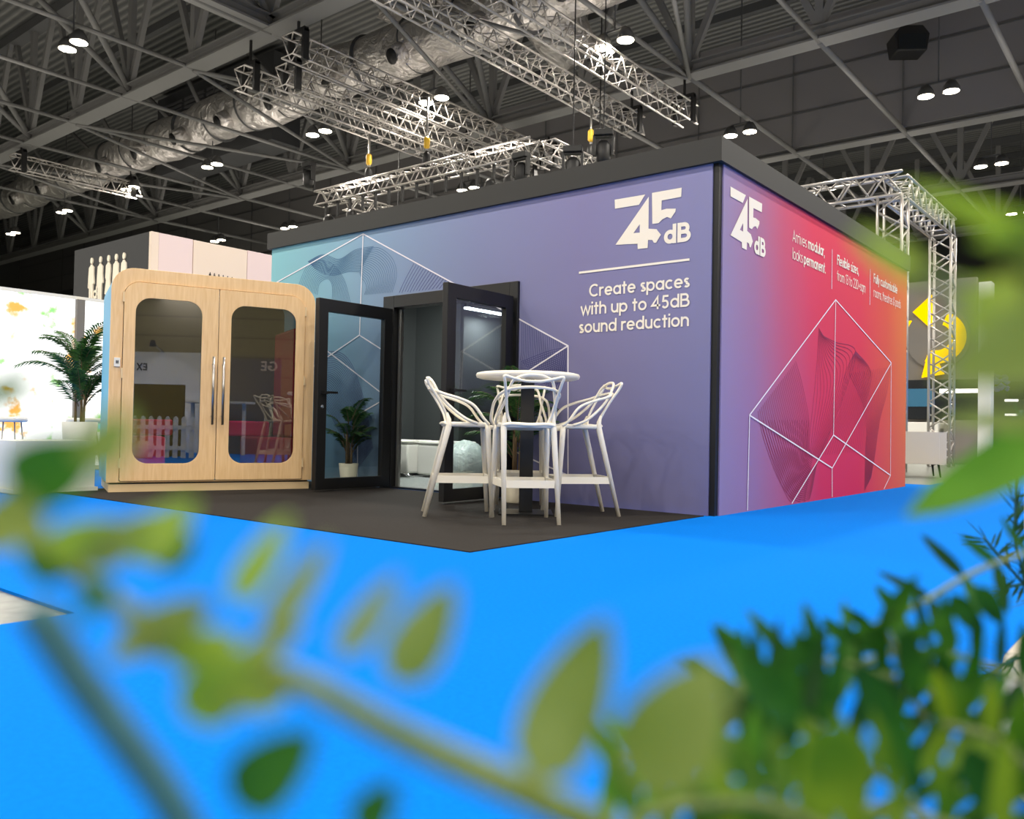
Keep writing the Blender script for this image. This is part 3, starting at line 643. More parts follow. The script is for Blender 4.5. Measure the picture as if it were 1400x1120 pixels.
fm = MB(); family(fm, q((1118,475),(1118,520),(1118,560),(1118,600),(1112,640)), q((1322,585),(1318,640),(1310,690),(1300,740),(1280,800)), 26, .006, TF3, inF); bpart(fm, 'curve_pattern', 'ink_violet', front)
fm = MB(); family(fm, q((1112,655),(1150,640),(1200,620),(1260,600),(1320,590)), q((1112,760),(1150,790),(1200,800),(1260,770),(1320,700)), 20, .005, TF3, inF); bpart(fm, 'curve_pattern', 'ink_violet', front)
fm = MB(); family(fm, [(-8.2, 1.9), (-7.8, 1.5), (-7.2, 1.4), (-6.9, 1.0), (-6.7, .4)], [(-8.4, 1.2), (-8.0, .8), (-7.6, .9), (-7.2, .5), (-7.0, .1)], 30, .006, TF3, inF); bpart(fm, 'curve_pattern', 'ink_violet', front)
sl = MB()
T_, L_, R_, P_, Q_, RB_ = (8.671, 1.998), (6.588, .783), (10.69, 1.505), (8.65, .631), (8.618, .301), (10.706, .161)
for seg in ([L_, T_, R_, RB_, (10.44, .01)], [T_, P_, RB_], [P_, (7.544, .01)], [L_, Q_, R_], [L_, (6.57, .01)], [Q_, (8.63, .01)]): k_ = len(sl.v) % 7; sl.ribbon(seg, W_, lambda a_, b_, o_=.0042+.0003*k_: TS(a_, b_, o_))
bpart(sl, 'line_art', 'line_white', side)
def inS(y, z): return SY0+.02 < y < SY1-.02 and .01 < z < PT-.02
qs = lambda *p: [on_side(960+a/3.293, 380+b/3.293) for a, b in p]
TS3 = lambda y, z, o=.003: TS(y, z, o)
fm = MB(); family(fm, qs((525,225),(515,400),(500,560),(485,700),(480,810)), qs((545,262),(600,290),(690,330),(640,520),(530,810)), 14, .007, TS3, inS); bpart(fm, 'curve_pattern', 'ink_red', side)
fm = MB(); family(fm, qs((420,375),(450,480),(480,640),(480,760),(500,800)), qs((250,600),(275,720),(340,900),(400,990),(460,1010)), 26, .006, TS3, inS); bpart(fm, 'curve_pattern', 'ink_red', side)
fm = MB(); family(fm, qs((690,330),(640,440),(620,600),(560,720),(530,800)), qs((690,330),(760,430),(730,600),(740,700),(735,780)), 22, .006, TS3, inS); bpart(fm, 'curve_pattern', 'ink_red', side)
fm = MB(); family(fm, qs((260,640),(330,860),(400,1010),(480,1000),(520,800)), qs((480,640),(470,760),(480,850),(500,850),(530,810)), 20, .006, TS3, inS); bpart(fm, 'curve_pattern', 'ink_red', side)
fm = MB(); family(fm, qs((845,400),(830,520),(800,640),(780,780),(760,900)), qs((660,430),(720,560),(740,680),(735,760),(730,960)), 22, .006, TS3, inS); bpart(fm, 'curve_pattern', 'ink_red', side)
# door frame and the two open leaves
df = MB(); YF = FY-.03
df.box((DX0, YF, 0), (-6.40, FY+.1, DZ)); df.box((-4.87, YF, 0), (DX1, FY+.1, DZ)); df.box((-6.40, YF, 1.85), (-4.87, FY+.1, DZ)); df.box((-6.40, FY, .001), (-4.87, FY+.08, .02))
bpart(df, 'door_frame', 'black', bevel=.004)
bpart(MB().box((-6.385, FY+.03, .02), (-6.365, FY+.06, 1.84)).box((-6.35, FY+.03, .02), (-6.343, FY+.06, 1.84)), 'door_seal', 'steel')
def leaf_door(hx, fx, y0, y1, sx):
    """open leaf in the plane x from hinge hx to free edge fx, sx: side that carries the handle"""
    o = Vector((hx, y1, 0)); u = (Vector((fx, y0, 0))-o); Wd = u.length; u.normalize(); n = Vector((-u.y, u.x, 0))
    d = MB().frame([(0, .025), (Wd, .025), (Wd, 1.835), (0, 1.835)], [(.105, .13), (Wd-.11, .13), (Wd-.11, 1.715), (.105, 1.715)], o-n*.03, u, Z3, n, .06)
    d = bpart(d, 'door', 'black', bevel=.004)
    bpart(MB().obox(o, u, Z3, n, (.1, .125, -.006), (Wd-.105, 1.72, .006)), 'glass', 'door_glass', d)
    h = MB()
    for s_ in (-1, 1):
        h.obox(o, u, Z3, n, (Wd-.075, .93, s_*.03), (Wd-.045, .96, s_*.075)); h.obox(o, u, Z3, n, (Wd-.2, .935, s_*.06), (Wd-.045, .955, s_*.08))
    bpart(h, 'handle', 'black', d)
    bpart(MB().tube([o+u*(Wd-.06)+Z3*.81-n*.034, o+u*(Wd-.06)+Z3*.81+n*.034], .017, 12), 'lock_cylinder', 'chrome', d)
    hg = MB()
    for z in (.35, 1.0, 1.6): hg.tube([o+Z3*z-u*.005, o+Z3*(z+.1)-u*.005], .014, 8)
    bpart(hg, 'hinge', 'steel', d)
leaf_door(-6.42, -6.44, 5.02, 5.935, 1)
leaf_door(-4.835, -4.815, 5.05, 5.935, -1)
# strip light and furniture inside
t = thing('strip_light', 'white strip light glowing under the ceiling inside the booth', 'strip light', (-8.12, 9.6, 2.33), pi/2)
MB().box((-.7, -.06, .02), (.7, .06, .07)).bar((-.5, 0, .06), (-.5, 0, .26), .02).bar((.5, 0, .06), (.5, 0, .26), .02).build('casing', 'white', t); MB().box((-.66, -.045, 0), (.66, .045, .02)).build('tube', 'strip', t)
for lab, x, y, rz in (('white cube seat just inside the booth door, left one', -8.0, 7.68, .1), ('white cube seat just inside the booth door, right one', -7.28, 7.72, .05)):
    t = thing('cube_seat', lab, 'seat', (x, y, .01), rz)
    MB().box((-.27, -.25, .03), (.27, .25, .4)).build('body', 'white', t, bevel=.02); MB().box((-.275, -.255, .4), (.275, .255, .45)).build('cushion', 'white', t, bevel=.02)
    for sx in (-.2, .2):
        for sy in (-.18, .18): MB().lathe([(.02, 0), (.02, .035)], (sx, sy, 0), 8).build('foot', 'chrome', t)
t = thing('side_table', 'low white table on a chrome star base between the cube seats', 'table', (-7.6, 7.2, .01))
MB().lathe([(.2, .43), (.205, .44), (.2, .455)], seg=24).build('table_top', 'white', t); MB().lathe([(.03, .02), (.025, .43)], seg=10).build('column', 'chrome', t)
sb = MB()
for k in range(5): a = 2*pi*k/5+.3; sb.tube([(0, 0, .05), (.1*cos(a), .1*sin(a), .04), (.22*cos(a), .22*sin(a), .015)], [.02, .016, .012], 6)
sb.build('star_base', 'chrome', t)
bg = MB(); seg = 20; prof = [(.03, .46), (.12, .43), (.22, .34), (.28, .2), (.29, .08), (.26, .0)]
vs = []
for r, z in prof:
    for k in range(seg):
        a = 2*pi*k/seg; q_ = 1+.13*sin(5*a+z*9)+.08*sin(11*a+z*23); vs.append((r*q_*cos(a), r*q_*sin(a), max(0, z*(1+.05*sin(7*a)))))
fs = [(i*seg+(k+1) % seg, i*seg+k, (i+1)*seg+k, (i+1)*seg+(k+1) % seg) for i in range(len(prof)-1) for k in range(seg)]+[tuple(range(seg)), tuple((len(prof)-1)*seg+k for k in range(seg))[::-1]]
o = bg.add(vs, fs, True).build('plastic_bag', 'bag'); pbag = at(655, 655, 9.6); o.location = (-6.62, 7.35, .01)
tag(o, 'crumpled clear plastic bag on the floor inside the booth', 'bag')

# ================================================================== PALMS
def palm(name, label, loc, ph, pr, H, n, mpot='cream', seed=1, square=False, rz=0, sp=.62):
    rnd = random.Random(seed); t = thing(name, label, 'potted palm', loc, rz)
    if square: p_ = MB().frame([(-pr*1.0, -pr), (pr, -pr), (pr, pr), (-pr, pr)], [(-pr*.9, -pr*.9), (pr*.9, -pr*.9), (pr*.9, pr*.9), (-pr*.9, pr*.9)], (0, 0, 0), X3, Y3, Z3, ph).box((-pr*.9, -pr*.9, 0), (pr*.9, pr*.9, ph*.5))
    else: p_ = MB().lathe([(pr*.7, 0), (pr*.72, .01), (pr, ph), (pr*.9, ph), (pr*.85, ph*.85)], seg=28)
    p_.build('pot', mpot, t)
    (MB().box((-pr*.88, -pr*.88, ph*.5), (pr*.88, pr*.88, ph*.9)) if square else MB().lathe([(pr*.8, ph*.75), (pr*.84, ph*.88)], seg=20)).build('soil', 'soil', t)
    st = MB(); lf = MB()
    for k in range(3):
        a = 2*pi*k/3+.4; st.tube([(.25*pr*cos(a), .25*pr*sin(a), ph*.8), (.3*pr*cos(a), .3*pr*sin(a), ph+(H-ph)*(.28+.08*k))], [.016, .01], 7)
    for k in range(n):
        a = 2*pi*k/n*2.4+rnd.uniform(-.3, .3); el = rnd.uniform(.7, 1.45); ln = (H-ph)*rnd.uniform(.5, .8)*sp*1.15; z0 = ph+(H-ph)*rnd.uniform(.15, .62)
        base = Vector((.04*cos(a), .04*sin(a), z0)); pts = []
        for j in range(9):
            s_ = j/8; e = el-1.15*s_*s_; 
            pts.append(base if j == 0 else pts[-1]+Vector((cos(a)*cos(e), sin(a)*cos(e), sin(e)))*(ln/8))
        st.tube(pts, [.006*(1-.8*j/8) for j in range(9)], 5)
        sd = Vector((-sin(a), cos(a), 0))
        for j in range(2, 21):
            s_ = j/20*8; i = min(int(s_), 7); p0 = pts[i].lerp(pts[i+1], s_-i); tg = (pts[i+1]-pts[i]).normalized()
            L = ln*.42*(1-abs(j/20-.45)*1.1)*rnd.uniform(.8, 1.1)
            for sg in (-1, 1):
                d = (tg*.75+sd*sg*.8+Vector((0, 0, -.12))).normalized(); w_ = tg.cross(d).cross(d).normalized()*(.0085 if H < 1.3 else .011)
                mid = p0+d*L*.5; tip = p0+d*L+Vector((0, 0, -.22*L))
                lf.add([p0-w_*.3, p0+w_*.3, mid+w_, tip, mid-w_], [(0, 1, 2, 4), (4, 2, 3)])
    st.build('stems', 'stem', t); lf.build('fronds', 'palm', t)
    return t
palm('potted_palm', 'palm in a cream pot beside the right door jamb behind the high table', (-4.52, 5.66, 0.006), .24, .11, 1.12, 22, seed=3)
palm('potted_palm', 'palm in a cream pot behind the left open door, standing in for a reflection in its glass', (-6.77, 5.72, .006), .24, .1, .98, 20, seed=5, sp=.55)  # added here in place of a palm mirrored in the door glass
palm('potted_palm', 'tall palm in a white pot behind the low white box at far left', (-9.02, 4.02, 0), .62, .17, 1.66, 26, 'white', seed=9)

# ================================================================== TABLE AND STOOLS
TX, TY = -3.92, 5.03
t = thing('high_table', 'round white high table on a square black column', 'table', (TX, TY, .006), radians(39))
MB().lathe([(.36, 1.005), (.385, 1.012), (.392, 1.03), (.385, 1.045), (.365, 1.05)], seg=64).build('table_top', 'plastic', t)
MB().box((-.05, -.05, .012), (.05, .05, 1.005)).build('column', 'black', t, bevel=.004)
MB().box((-.2, -.2, 0), (.2, .2, .012)).build('base_plate', 'grey_plate', t)
def make_stool(label):
    t = thing('bar_stool', label, 'bar stool', group=None)
    # seat shell
    s_ = MB(); n = 14; ol = []
    for k in range(40):
        a = 2*pi*k/40; ex = .55
        ol.append((.187*math.copysign(abs(cos(a))**ex, cos(a)), .06+.185*math.copysign(abs(sin(a))**ex, sin(a))))
    rings = [(.0, .652), (.35, .652), (.7, .657), (.9, .668), (1.0, .674), (1.03, .668), (1.02, .645), (.97, .640), (.9, .648), (.5, .638), (0, .636)]
    vs = []; fs = []
    for f, z in rings:
        for x, y in ol: vs.append((x*max(f, .01), .06+(y-.06)*max(f, .01), z-(.018 if y > .2 and f > .6 else 0)))
    for i in range(len(rings)-1):
        for k in range(40): fs.append((i*40+k, i*40+(k+1) % 40, (i+1)*40+(k+1) % 40, (i+1)*40+k))
    s_.add(vs, [f[::-1] for f in fs], True); s_.build('seat', 'plastic', t)
    # rear apron under the backrest
    ap = MB(); ap.tube(catmull([(-.175, -.075, .655), (-.12, -.1, .665), (0, -.115, .66), (.12, -.1, .665), (.175, -.075, .655)], 5), .03, 8, flat=.5); ap.build('rear_apron', 'plastic', t)
    for sx in (-1, 1):
        MB().tube([(sx*.165, -.1, .74), (sx*.168, -.085, .69), (sx*.172, -.085, .64), (sx*.185, -.245, .0)], [.008, .017, .022, .0145], 10).build('leg', 'plastic', t)
        MB().tube([(sx*.18, .19, .66), (sx*.184, .195, .62), (sx*.2, .235, .0)], [.016, .021, .0145], 10).build('leg', 'plastic', t)
    fr = MB(); z = .265
    f_ = lambda a, b: a+(b-a)*(1-z/.65)
    rl, rr = (-f_(.17, .185), f_(-.08, -.245), z), (f_(.17, .185), f_(-.08, -.245), z); fl, frr = (-f_(.18, .2), f_(.19, .235), z), (f_(.18, .2), f_(.19, .235), z)
    for a, b in ((rl, rr), (fl, frr), (rl, fl), (rr, frr)): fr.bar(a, b, .014, .05)
    fr.build('footrest', 'plastic', t)
    R_ = .0105
    # three interlaced backrest loops
    lo = [(.2, .2, .66), (.225, .16, .70), (.222, .09, .79), (.215, 0, .835), (.2, -.12, .87), (.14, -.195, .9), (0, -.225, .912)]
    l1 = lo+[(-x, y, z_) for x, y, z_ in lo[-2::-1]]
    MB().tube(catmull(l1, 6), R_, 8).build('armrest_loop', 'plastic', t)
    lo = [(.19, .12, .665), (.205, .03, .7), (.185, -.07, .775), (.16, -.15, .86), (.135, -.2, .95), (.07, -.225, .985), (0, -.23, .992)]
    MB().tube(catmull(lo+[(-x, y, z_) for x, y, z_ in lo[-2::-1]], 6), R_, 8).build('arched_loop', 'plastic', t)
    lo = [(.13, -.09, .672), (.155, -.11, .74), (.172, -.165, .84), (.192, -.23, .94), (.198, -.245, .98), (.14, -.235, .968), (.06, -.23, .952), (0, -.23, .95)]
    MB().tube(catmull(lo+[(-x, y, z_) for x, y, z_ in lo[-2::-1]], 6), R_, 8).build('peaked_loop', 'plastic', t)
    return t
st0 = make_stool('white bar stool nearest the camera, its back hiding the table column')
def place(o, x, y, fx, fy): o.location = (x, y, .006); o.rotation_euler = (0, 0, math.atan2(fy, fx)-pi/2)
place(st0, -3.585, 4.595, -.75, .66)
place(copy_thing(st0, label='white bar stool on the left of the high table, seen side on facing right'), -4.20, 4.58, .69, .725)
place(copy_thing(st0, label='white bar stool on the right of the high table before the purple wall'), -3.6, 5.28, -.62, -.785)
place(copy_thing(st0, label='white bar stool on the far side of the high table facing the camera'), -4.22, 5.33, .62, -.78)

# ================================================================== MEETING POD
PA = Vector((-7.50, 3.58, 0)); PU = Vector((.371, .928, 0)).normalized(); PN = Vector((PU.y, -PU.x, 0)); PW = 1.83; PH = 2.01; PD = .95
pod = thing('meeting_pod', 'maple meeting pod with rounded double glass doors left of the booth', 'pod', PA)
pod.rotation_euler = (0, 0, math.atan2(PU.y, PU.x))
# local: x along the front, y = into the pod (left-hand turn), z up
def arch(x0, y0, x1, y1, r, n=8): return rrect(x0, y0, x1, y1, r, n)[:2*n+2] + rrect(x0, y0, x1, y1, .012, n)[2*n+2:]
b_ = MB().frame(arch(0, .09, PW, PH, .19), arch(.1, .1, PW-.1, PH-.12, .14), (0, .012, 0), X3, Z3, -Y3, .05); b_.build('front_frame', 'wood', pod, bevel=.003)
b_ = MB().frame(arch(0, .09, PW, PH, .19), arch(.06, .13, PW-.06, PH-.06, .15), (0, .013, 0), X3, Z3, Y3, PD); b_.build('shell', 'pod_side', pod)
MB().box((.06, PD-.02, .13), (PW-.06, PD+.01, PH-.06)).build('back_wall', 'pod_in', pod)
MB().box((.062, .02, .11), (PW-.062, PD-.02, .135)).build('pod_floor', 'navy', pod)
MB().box((.02, -.02, 0.006), (PW-.02, PD-.05, .075)).build('plinth', 'wood_edge', pod)
MB().box((.03, .0, .075), (PW-.03, PD-.1, .09)).build('plinth_gap', 'black', pod)
mid = PW/2
for sg, x0, x1 in ((0, .105, mid-.003), (1, mid+.003, PW-.105)):
    r_ = .13; outer = []
    nn = 8
    ol = rrect(x0, .105, x1, PH-.125, .012, nn)
    # only the outer top corner is rounded
    if sg == 0: ol = rrect(x0, .105, x1, PH-.125, .012, nn)[:nn+1] + rrect(x0, .105, x1, PH-.125, r_, nn)[nn+1:2*nn+2] + rrect(x0, .105, x1, PH-.125, .012, nn)[2*nn+2:]
    else: ol = rrect(x0, .105, x1, PH-.125, r_, nn)[:nn+1] + rrect(x0, .105, x1, PH-.125, .012, nn)[nn+1:]
    a0, a1 = (x0+.095, x1-.145) if sg == 0 else (x0+.11, x1-.085)
    il = rrect(a0, .26, a1, PH-.26, .13, nn)
    d = MB().frame(ol, il, (0, -.032, 0), X3, Z3, -Y3, .022).build('door', 'wood', pod, bevel=.002)
    MB().prism(il, (0, -.036, 0), X3, Z3, -Y3, .008).build('glass', 'pod_glass', d)
    hx = mid-.045 if sg == 0 else mid+.045
    h = MB().tube([(hx, -.105, .62), (hx, -.105, 1.25)], .012, 10).tube([(hx, -.052, .7), (hx, -.105, .7)], .008, 8).tube([(hx, -.052, 1.18), (hx, -.105, 1.18)], .008, 8)
    h.build('handle', 'steel', d)
    for z in (.22, 1.02, 1.7):
        ex = x0-.006 if sg == 0 else x1+.006
        MB().box((ex-.008, -.058, z), (ex+.008, -.044, z+.09)).build('hinge', 'wood_edge', d)
MB().box((.035, -.052, 1.12), (.085, -.037, 1.2)).build('control_panel', 'white', pod, bevel=.002)
MB().box((.05, -.0545, 1.145), (.058, -.052, 1.175)).box((.062, -.0545, 1.145), (.07, -.052, 1.175)).build('control_button', 'black', pod)
# upholstered benches seen through the glass
for x0, x1, m_ in ((.07, .5, 'magenta'), (PW-.5, PW-.07, 'crimson')):
    sb = MB().box((x0, .12, .136), (x1, PD-.03, .5)); s2 = sb.build('bench', m_, pod, bevel=.02)
MB().box((.075, .1, .5), (.16, PD-.05, .68)).build('bench_back', 'magenta', pod, bevel=.03)
MB().box((PW-.17, .1, .5), (PW-.075, PD-.05, 1.6)).build('bench_back', 'crimson', pod, bevel=.03)
MB().box((.2, PD-.06, .5), (.66, PD-.022, .66)).build('back_cushion', 'magenta', pod, bevel=.02)
MB().box((PW-.66, PD-.06, .5), (PW-.2, PD-.022, .66)).build('back_cushion', 'magenta', pod, bevel=.02)

# ================================================================== LEFT-HAND STANDS
t = thing('low_box', 'low white display box beside the wooden pod', 'box', (0, 0, 0))
MB().box((-8.3, 2.93, .04), (-7.75, 3.6, .455)).build('body', 'white', t, bevel=.004); MB().box((-8.32, 2.91, .0065), (-7.73, 3.62, .04)).build('base', 'white', t)
# glowing picture wall
LX = -11.2; p0 = wall_x(0, 392, LX); p1 = wall_x(140, 411, LX); ZL = p0.z
m = bpy.data.materials.new('backlit_picture'); m.use_nodes = True; nt = m.node_tree; nt.nodes.remove(nt.nodes['Principled BSDF'])
tc = nt.nodes.new('ShaderNodeTexCoord'); n1 = nt.nodes.new('ShaderNodeTexNoise'); n1.inputs['Scale'].default_value = 2.6; n1.inputs['Detail'].default_value = 5
nt.links.new(tc.outputs['Object'], n1.inputs['Vector'])
rp = nt.nodes.new('ShaderNodeValToRGB'); e = rp.color_ramp.elements
for p_, c_ in ((.0, (240, 150, 70)), (.36, (236, 176, 90)), (.42, (255, 255, 252)), (.6, (255, 255, 255)), (.66, (150, 214, 120)), (.74, (90, 190, 230)), (1, (40, 150, 225))):
    k = e.new(p_) if p_ not in (0, 1) else e[0 if p_ == 0 else -1]; k.color = lin(c_)
nt.links.new(n1.outputs['Fac'], rp.inputs[0]); em = nt.nodes.new('ShaderNodeEmission'); em.inputs[1].default_value = 1.5
nt.links.new(rp.outputs[0], em.inputs[0]); nt.links.new(em.outputs[0], nt.nodes['Material Output'].inputs[0])
t = thing('backlit_wall', 'glowing white picture wall at the far left edge', 'lightbox', (LX, p0.y, 0))
yy = p1.y-p0.y
MB().box((-.12, -3.0, .05), (0, yy*.72, ZL-.04)).build('picture', m, t); MB().box((-.12, yy*.80, .05), (0, yy+1.2, ZL-.04)).build('picture', m, t)
MB().box((-.14, -3.0, ZL-.04), (.02, yy+1.2, ZL)).box((-.14, -3.0, 0), (.02, yy+1.2, .05)).build('frame_rail', 'white', t)
MB().box((-.14, yy*.72, .05), (.06, yy*.80, ZL-.04)).build('grey_post', 'grey_stand', t)
def wire_stool(label, loc, seat_h):
    t = thing('wire_stool', label, 'bar stool', loc)
    MB().lathe([(.17, seat_h-.06), (.185, seat_h-.05), (.185, seat_h-.01), (.17, seat_h)], seg=28).build('seat', 'white', t)
    lg_ = []
    for k in range(4):
        a = pi/4+pi/2*k; MB().tube([(.13*cos(a), .13*sin(a), seat_h-.06), (.2*cos(a), .2*sin(a), 0)], .008, 6).build('leg', 'steel', t)
    MB().tube([(.175*cos(2*pi*k/20), .175*sin(2*pi*k/20), .25) for k in range(20)], .006, 6, closed=True).build('foot_ring', 'steel', t)
p = onz(10, 650, 0); wire_stool('white stool on thin wire legs at the far left edge', (p.x, p.y, 0), .66)
p = at(115, 572, 9.7); wire_stool('white stool on thin wire legs behind the potted palm at left', (p.x, p.y, 0), .66)
# charcoal and pink stand behind the pod
Zs = 3.5; c0 = onz(207, 316, Zs)
bx = c0.x; by = c0.y
t = thing('pink_stand', 'pale pink panelled stand with charcoal side behind the pod', 'stand', (bx, by, 0))
MB().box((-2.55, 0, 0), (-.06, .08, Zs)).build('charcoal_side', 'charcoal', t)
y1_, y2_ = wall_x(265, 330, bx).y-by, wall_x(338, 345, bx).y-by
MB().box((-.06, 0, 0), (0, .12, Zs)).build('corner_post', 'beige', t)
MB().box((-.05, .125, 0), (-.005, y1_-.012, Zs)).build('pink_panel', 'pink', t); MB().box((-.05, y1_, 0), (.0, y2_, Zs-.005)).build('beige_panel', 'beige', t); MB().box((-.05, y2_+.012, 0), (-.005, 4.2, Zs)).build('pink_panel', 'pink', t)
def figure(mb, x, z, h, T, t_, v=0):
    """standing silhouette as a cut-out"""
    s_ = h; bod = [(-.05, 0), (-.02, 0), (-.005, .44), (.005, .44), (.03, 0), (.06, 0), (.07, .45), (.075, .52), (.105, .5), (.12, .52), (.09, .66), (.085, .8), (.03, .83), (.025, .85), (-.025, .85), (-.03, .83), (-.085, .8), (-.1, .62), (-.11, .45), (-.085, .44), (-.07, .58), (-.065, .45)]
    if v == 1: bod = [(-.03, 0), (.03, 0), (.05, .3), (.1, .32), (.07, .55), (.09, .72), (.075, .8), (.03, .83), (.02, .85), (-.02, .85), (-.03, .83), (-.075, .8), (-.09, .6), (-.06, .55), (-.1, .32), (-.05, .3)]
    o, ux, uy, uz = T; mb.prism([(x+a*s_, z+b*s_) for a, b in bod], o, ux, uy, uz, t_)
    mb.prism([(x+.042*s_*cos(2*pi*k/14), z+(.915+.055*sin(2*pi*k/14))*s_*1.0) for k in range(14)], o, ux, uy, uz, t_)
for k, px in enumerate((127, 139, 150, 160.5, 171)):
    r_ = wall_y(px, 343+3*(4-k)*.6, by); mb = MB(); h_ = .95
    figure(mb, r_.x-bx, r_.z-h_, h_, ((0, -.002, 0), X3, Z3, -Y3), .02, 1 if k in (2, 4) else 0)
    mb.build('figure_cutout', 'letter', t)
r_ = wall_y(127, 409, by); mb = MB(); text_mesh(mb, 'de', r_.x-bx, r_.z, .2, lambda x, z, o=.004: Vector((x, -o, z)), .2); mb.build('lettering', 'letter', t)
rw = MB()
for k in range(6):
    r_ = wall_x(287+k*6, 372+k*1.3, bx); figure(rw, r_.y-by, r_.z-.16, .16, ((.001, 0, 0), Y3, Z3, X3), .01, k % 2)
rw.build('small_figures', 'black', t)

# ================================================================== RIGHT-HAND BACKGROUND
KX, KY = -4.15, 19.4; KZ = 5.0
g1, _, _ = box_truss('truss_gate', 'silver truss tower standing behind the orange end of the booth', (KX, KY, 0), (KX, KY, KZ-.2), .4, .4, .5, r=.03)
g2, _, _ = box_truss('truss_gate', 'silver truss beam running back at the top of the tower', (KX, KY-3.6, KZ), (KX, KY+.2, KZ), .4, .4, .45, r=.03)
g3, _, _ = box_truss('truss_gate', 'silver truss beam going left behind the booth fascia', (KX-3.0, KY-3.75, KZ), (KX+.2, KY-3.75, KZ), .4, .4, .5, r=.03)
g4, _, _ = box_truss('truss_gate', 'silver truss tower half hidden by the booth edge', (KX, KY-3.75, 0), (KX, KY-3.75, KZ-.2), .4, .4, .5, r=.03)
BY = 23.0
def onb(x, y, Y=BY): return wall_y(x, y, Y)
a, b2 = onb(1180, 392), onb(1335, 400)
t = thing('grey_stand', 'warm grey stand wall behind the truss tower', 'stand', (a.x, BY, 0))
MB().box((0, 0, 0), (b2.x-a.x, .2, a.z)).build('stand_wall', 'grey_stand', t)
for px, lab in ((1262, 0), (1320, 1)):
    pass
t = thing('yellow_sign', 'glowing yellow round sign on the grey stand wall', 'sign', (0, 0, 0))
cpx, cpy = onb(1283, 462).x, onb(1283, 462).z
def wedge(r0, r1, a0, a1, n=18):
    return [(cpx+r1*cos(radians(a0+(a1-a0)*k/n)), cpz+r1*sin(radians(a0+(a1-a0)*k/n))) for k in range(n+1)]+[(cpx+r0*cos(radians(a1-(a1-a0)*k/n)), cpz+r0*sin(radians(a1-(a1-a0)*k/n))) for k in range(n+1)]
cpz = cpy; K = 1157/20.3/ (1157/ (BY*.777+ .629*3.5)) ; RR = (1318-1283)/1157*21.5
MB().prism([(cpx+RR*1.12*cos(2*pi*k/40), cpz+RR*1.2*sin(2*pi*k/40)) for k in range(40)], (0, BY-.08, 0), X3, Z3, Y3, .06).build('back_disc', 'grey_stand', t)
MB().prism(wedge(RR*.5, RR*1.0, -115, 68), (0, BY-.16, 0), X3, Z3, Y3, .07).build('yellow_arc', 'yellow_light', t)
pts = [onb(*p) for p in ((1250, 428), (1276, 404), (1278, 446), (1272, 448))]
MB().prism([(p.x, p.z) for p in pts], (0, BY-.17, 0), X3, Z3, Y3, .07).build('yellow_blade', 'yellow_light', t)
pts = [onb(*p) for p in ((1270, 486), (1283, 492), (1293, 512), (1262, 517))]
MB().prism([(p.x, p.z) for p in pts], (0, BY-.17, 0), X3, Z3, Y3, .07).build('yellow_blade', 'yellow_light', t)
r_ = onb(1240, 452); mb = MB(); text_mesh(mb, 's', r_.x, r_.z, .34, lambda x, z, o=.004: Vector((x, BY-.02-o, z)), .2); mb.build('lettering', 'yellow_light', t)
def slab(name, label, cat, px0, py0, px1, py1, Y, m_, depth=.3, ground=False, parts=()):
    a_, b_ = wall_y(px0, py0, Y), wall_y(px1, py1, Y); z0 = 0 if ground else min(a_.z, b_.z)
    t = thing(name, label, cat, (a_.x, Y, 0))
    MB().box((0, 0, z0), (b_.x-a_.x, depth, max(a_.z, b_.z))).build('body', m_, t, bevel=.01)
    for (q0, r0, q1, r1, mm, nm) in parts:
        c_, d_ = wall_y(q0, r0, Y), wall_y(q1, r1, Y); MB().box((c_.x-a_.x, -.03, min(c_.z, d_.z)), (d_.x-a_.x, -.002, max(c_.z, d_.z))).build(nm, mm, t)
    return t
slab('video_wall', 'dark video wall showing a blue car behind the truss tower', 'screen', 1225, 520, 1337, 574, BY-.6, 'screen', .3, parts=((1230, 532, 1278, 556, 'screen_blue', 'picture'), (1285, 532, 1337, 537, 'white_glow', 'light_strip')))
slab('reception_counter', 'pale reception counter with glowing strips by the tower', 'counter', 1226, 577, 1282, 640, BY-1.6, 'white', .6, True, parts=((1252, 601, 1278, 604, 'white_glow', 'light_strip'), (1252, 617, 1278, 620, 'white_glow', 'light_strip')))
slab('white_column', 'plain white column standing on the blue carpet at right', 'column', 1338, 386, 1354, 628, 17.5, 'white', .3, True)
slab('dark_stand', 'dark display stand with screens at the right edge', 'stand', 1356, 515, 1520, 640, 25.0, 'charcoal', .6, True, parts=((1378, 522, 1400, 545, 'screen', 'screen'), (1374, 546, 1392, 549, 'white_glow', 'light_strip'), (1374, 566, 1392, 569, 'white_glow', 'light_strip')))
fl = MB(); p = wall_y(1364, 523, 24.86); rnd = random.Random(2)
for k in range(60): fl.lathe([(.005, -.05), (.06, 0), (.005, .05)], (p.x+rnd.uniform(-.22, .22), p.y+rnd.uniform(-.1, .1), p.z+rnd.uniform(-.2, .2)), 6)
o = fl.build('flower_bunch', 'purple'); tag(o, 'bunch of purple flowers hanging on the dark stand at right', 'flowers')
p = onz(1249, 652, 0); t = thing('armchair', 'beige tub armchair on dark legs just past the booth end', 'chair', (p.x, p.y+.25, 0), .4)
MB().box((-.3, -.3, .2), (.3, .3, .42)).build('seat', 'chair_fabric', t, bevel=.05)
bk = MB().frame([(-.35, -.3), (.35, -.3), (.35, .35), (-.35, .35)], [(-.25, -.31), (.25, -.31), (.25, .25), (-.25, .25)], (0, 0, .2), X3, Y3, Z3, .5); bk.build('backrest', 'chair_fabric', t, bevel=.04)
for sx in (-.28, .28):
    for sy in (-.25, .28): MB().tube([(sx*.9, sy*.9, .2), (sx, sy, 0)], [.018, .012], 6).build('leg', 'black', t)
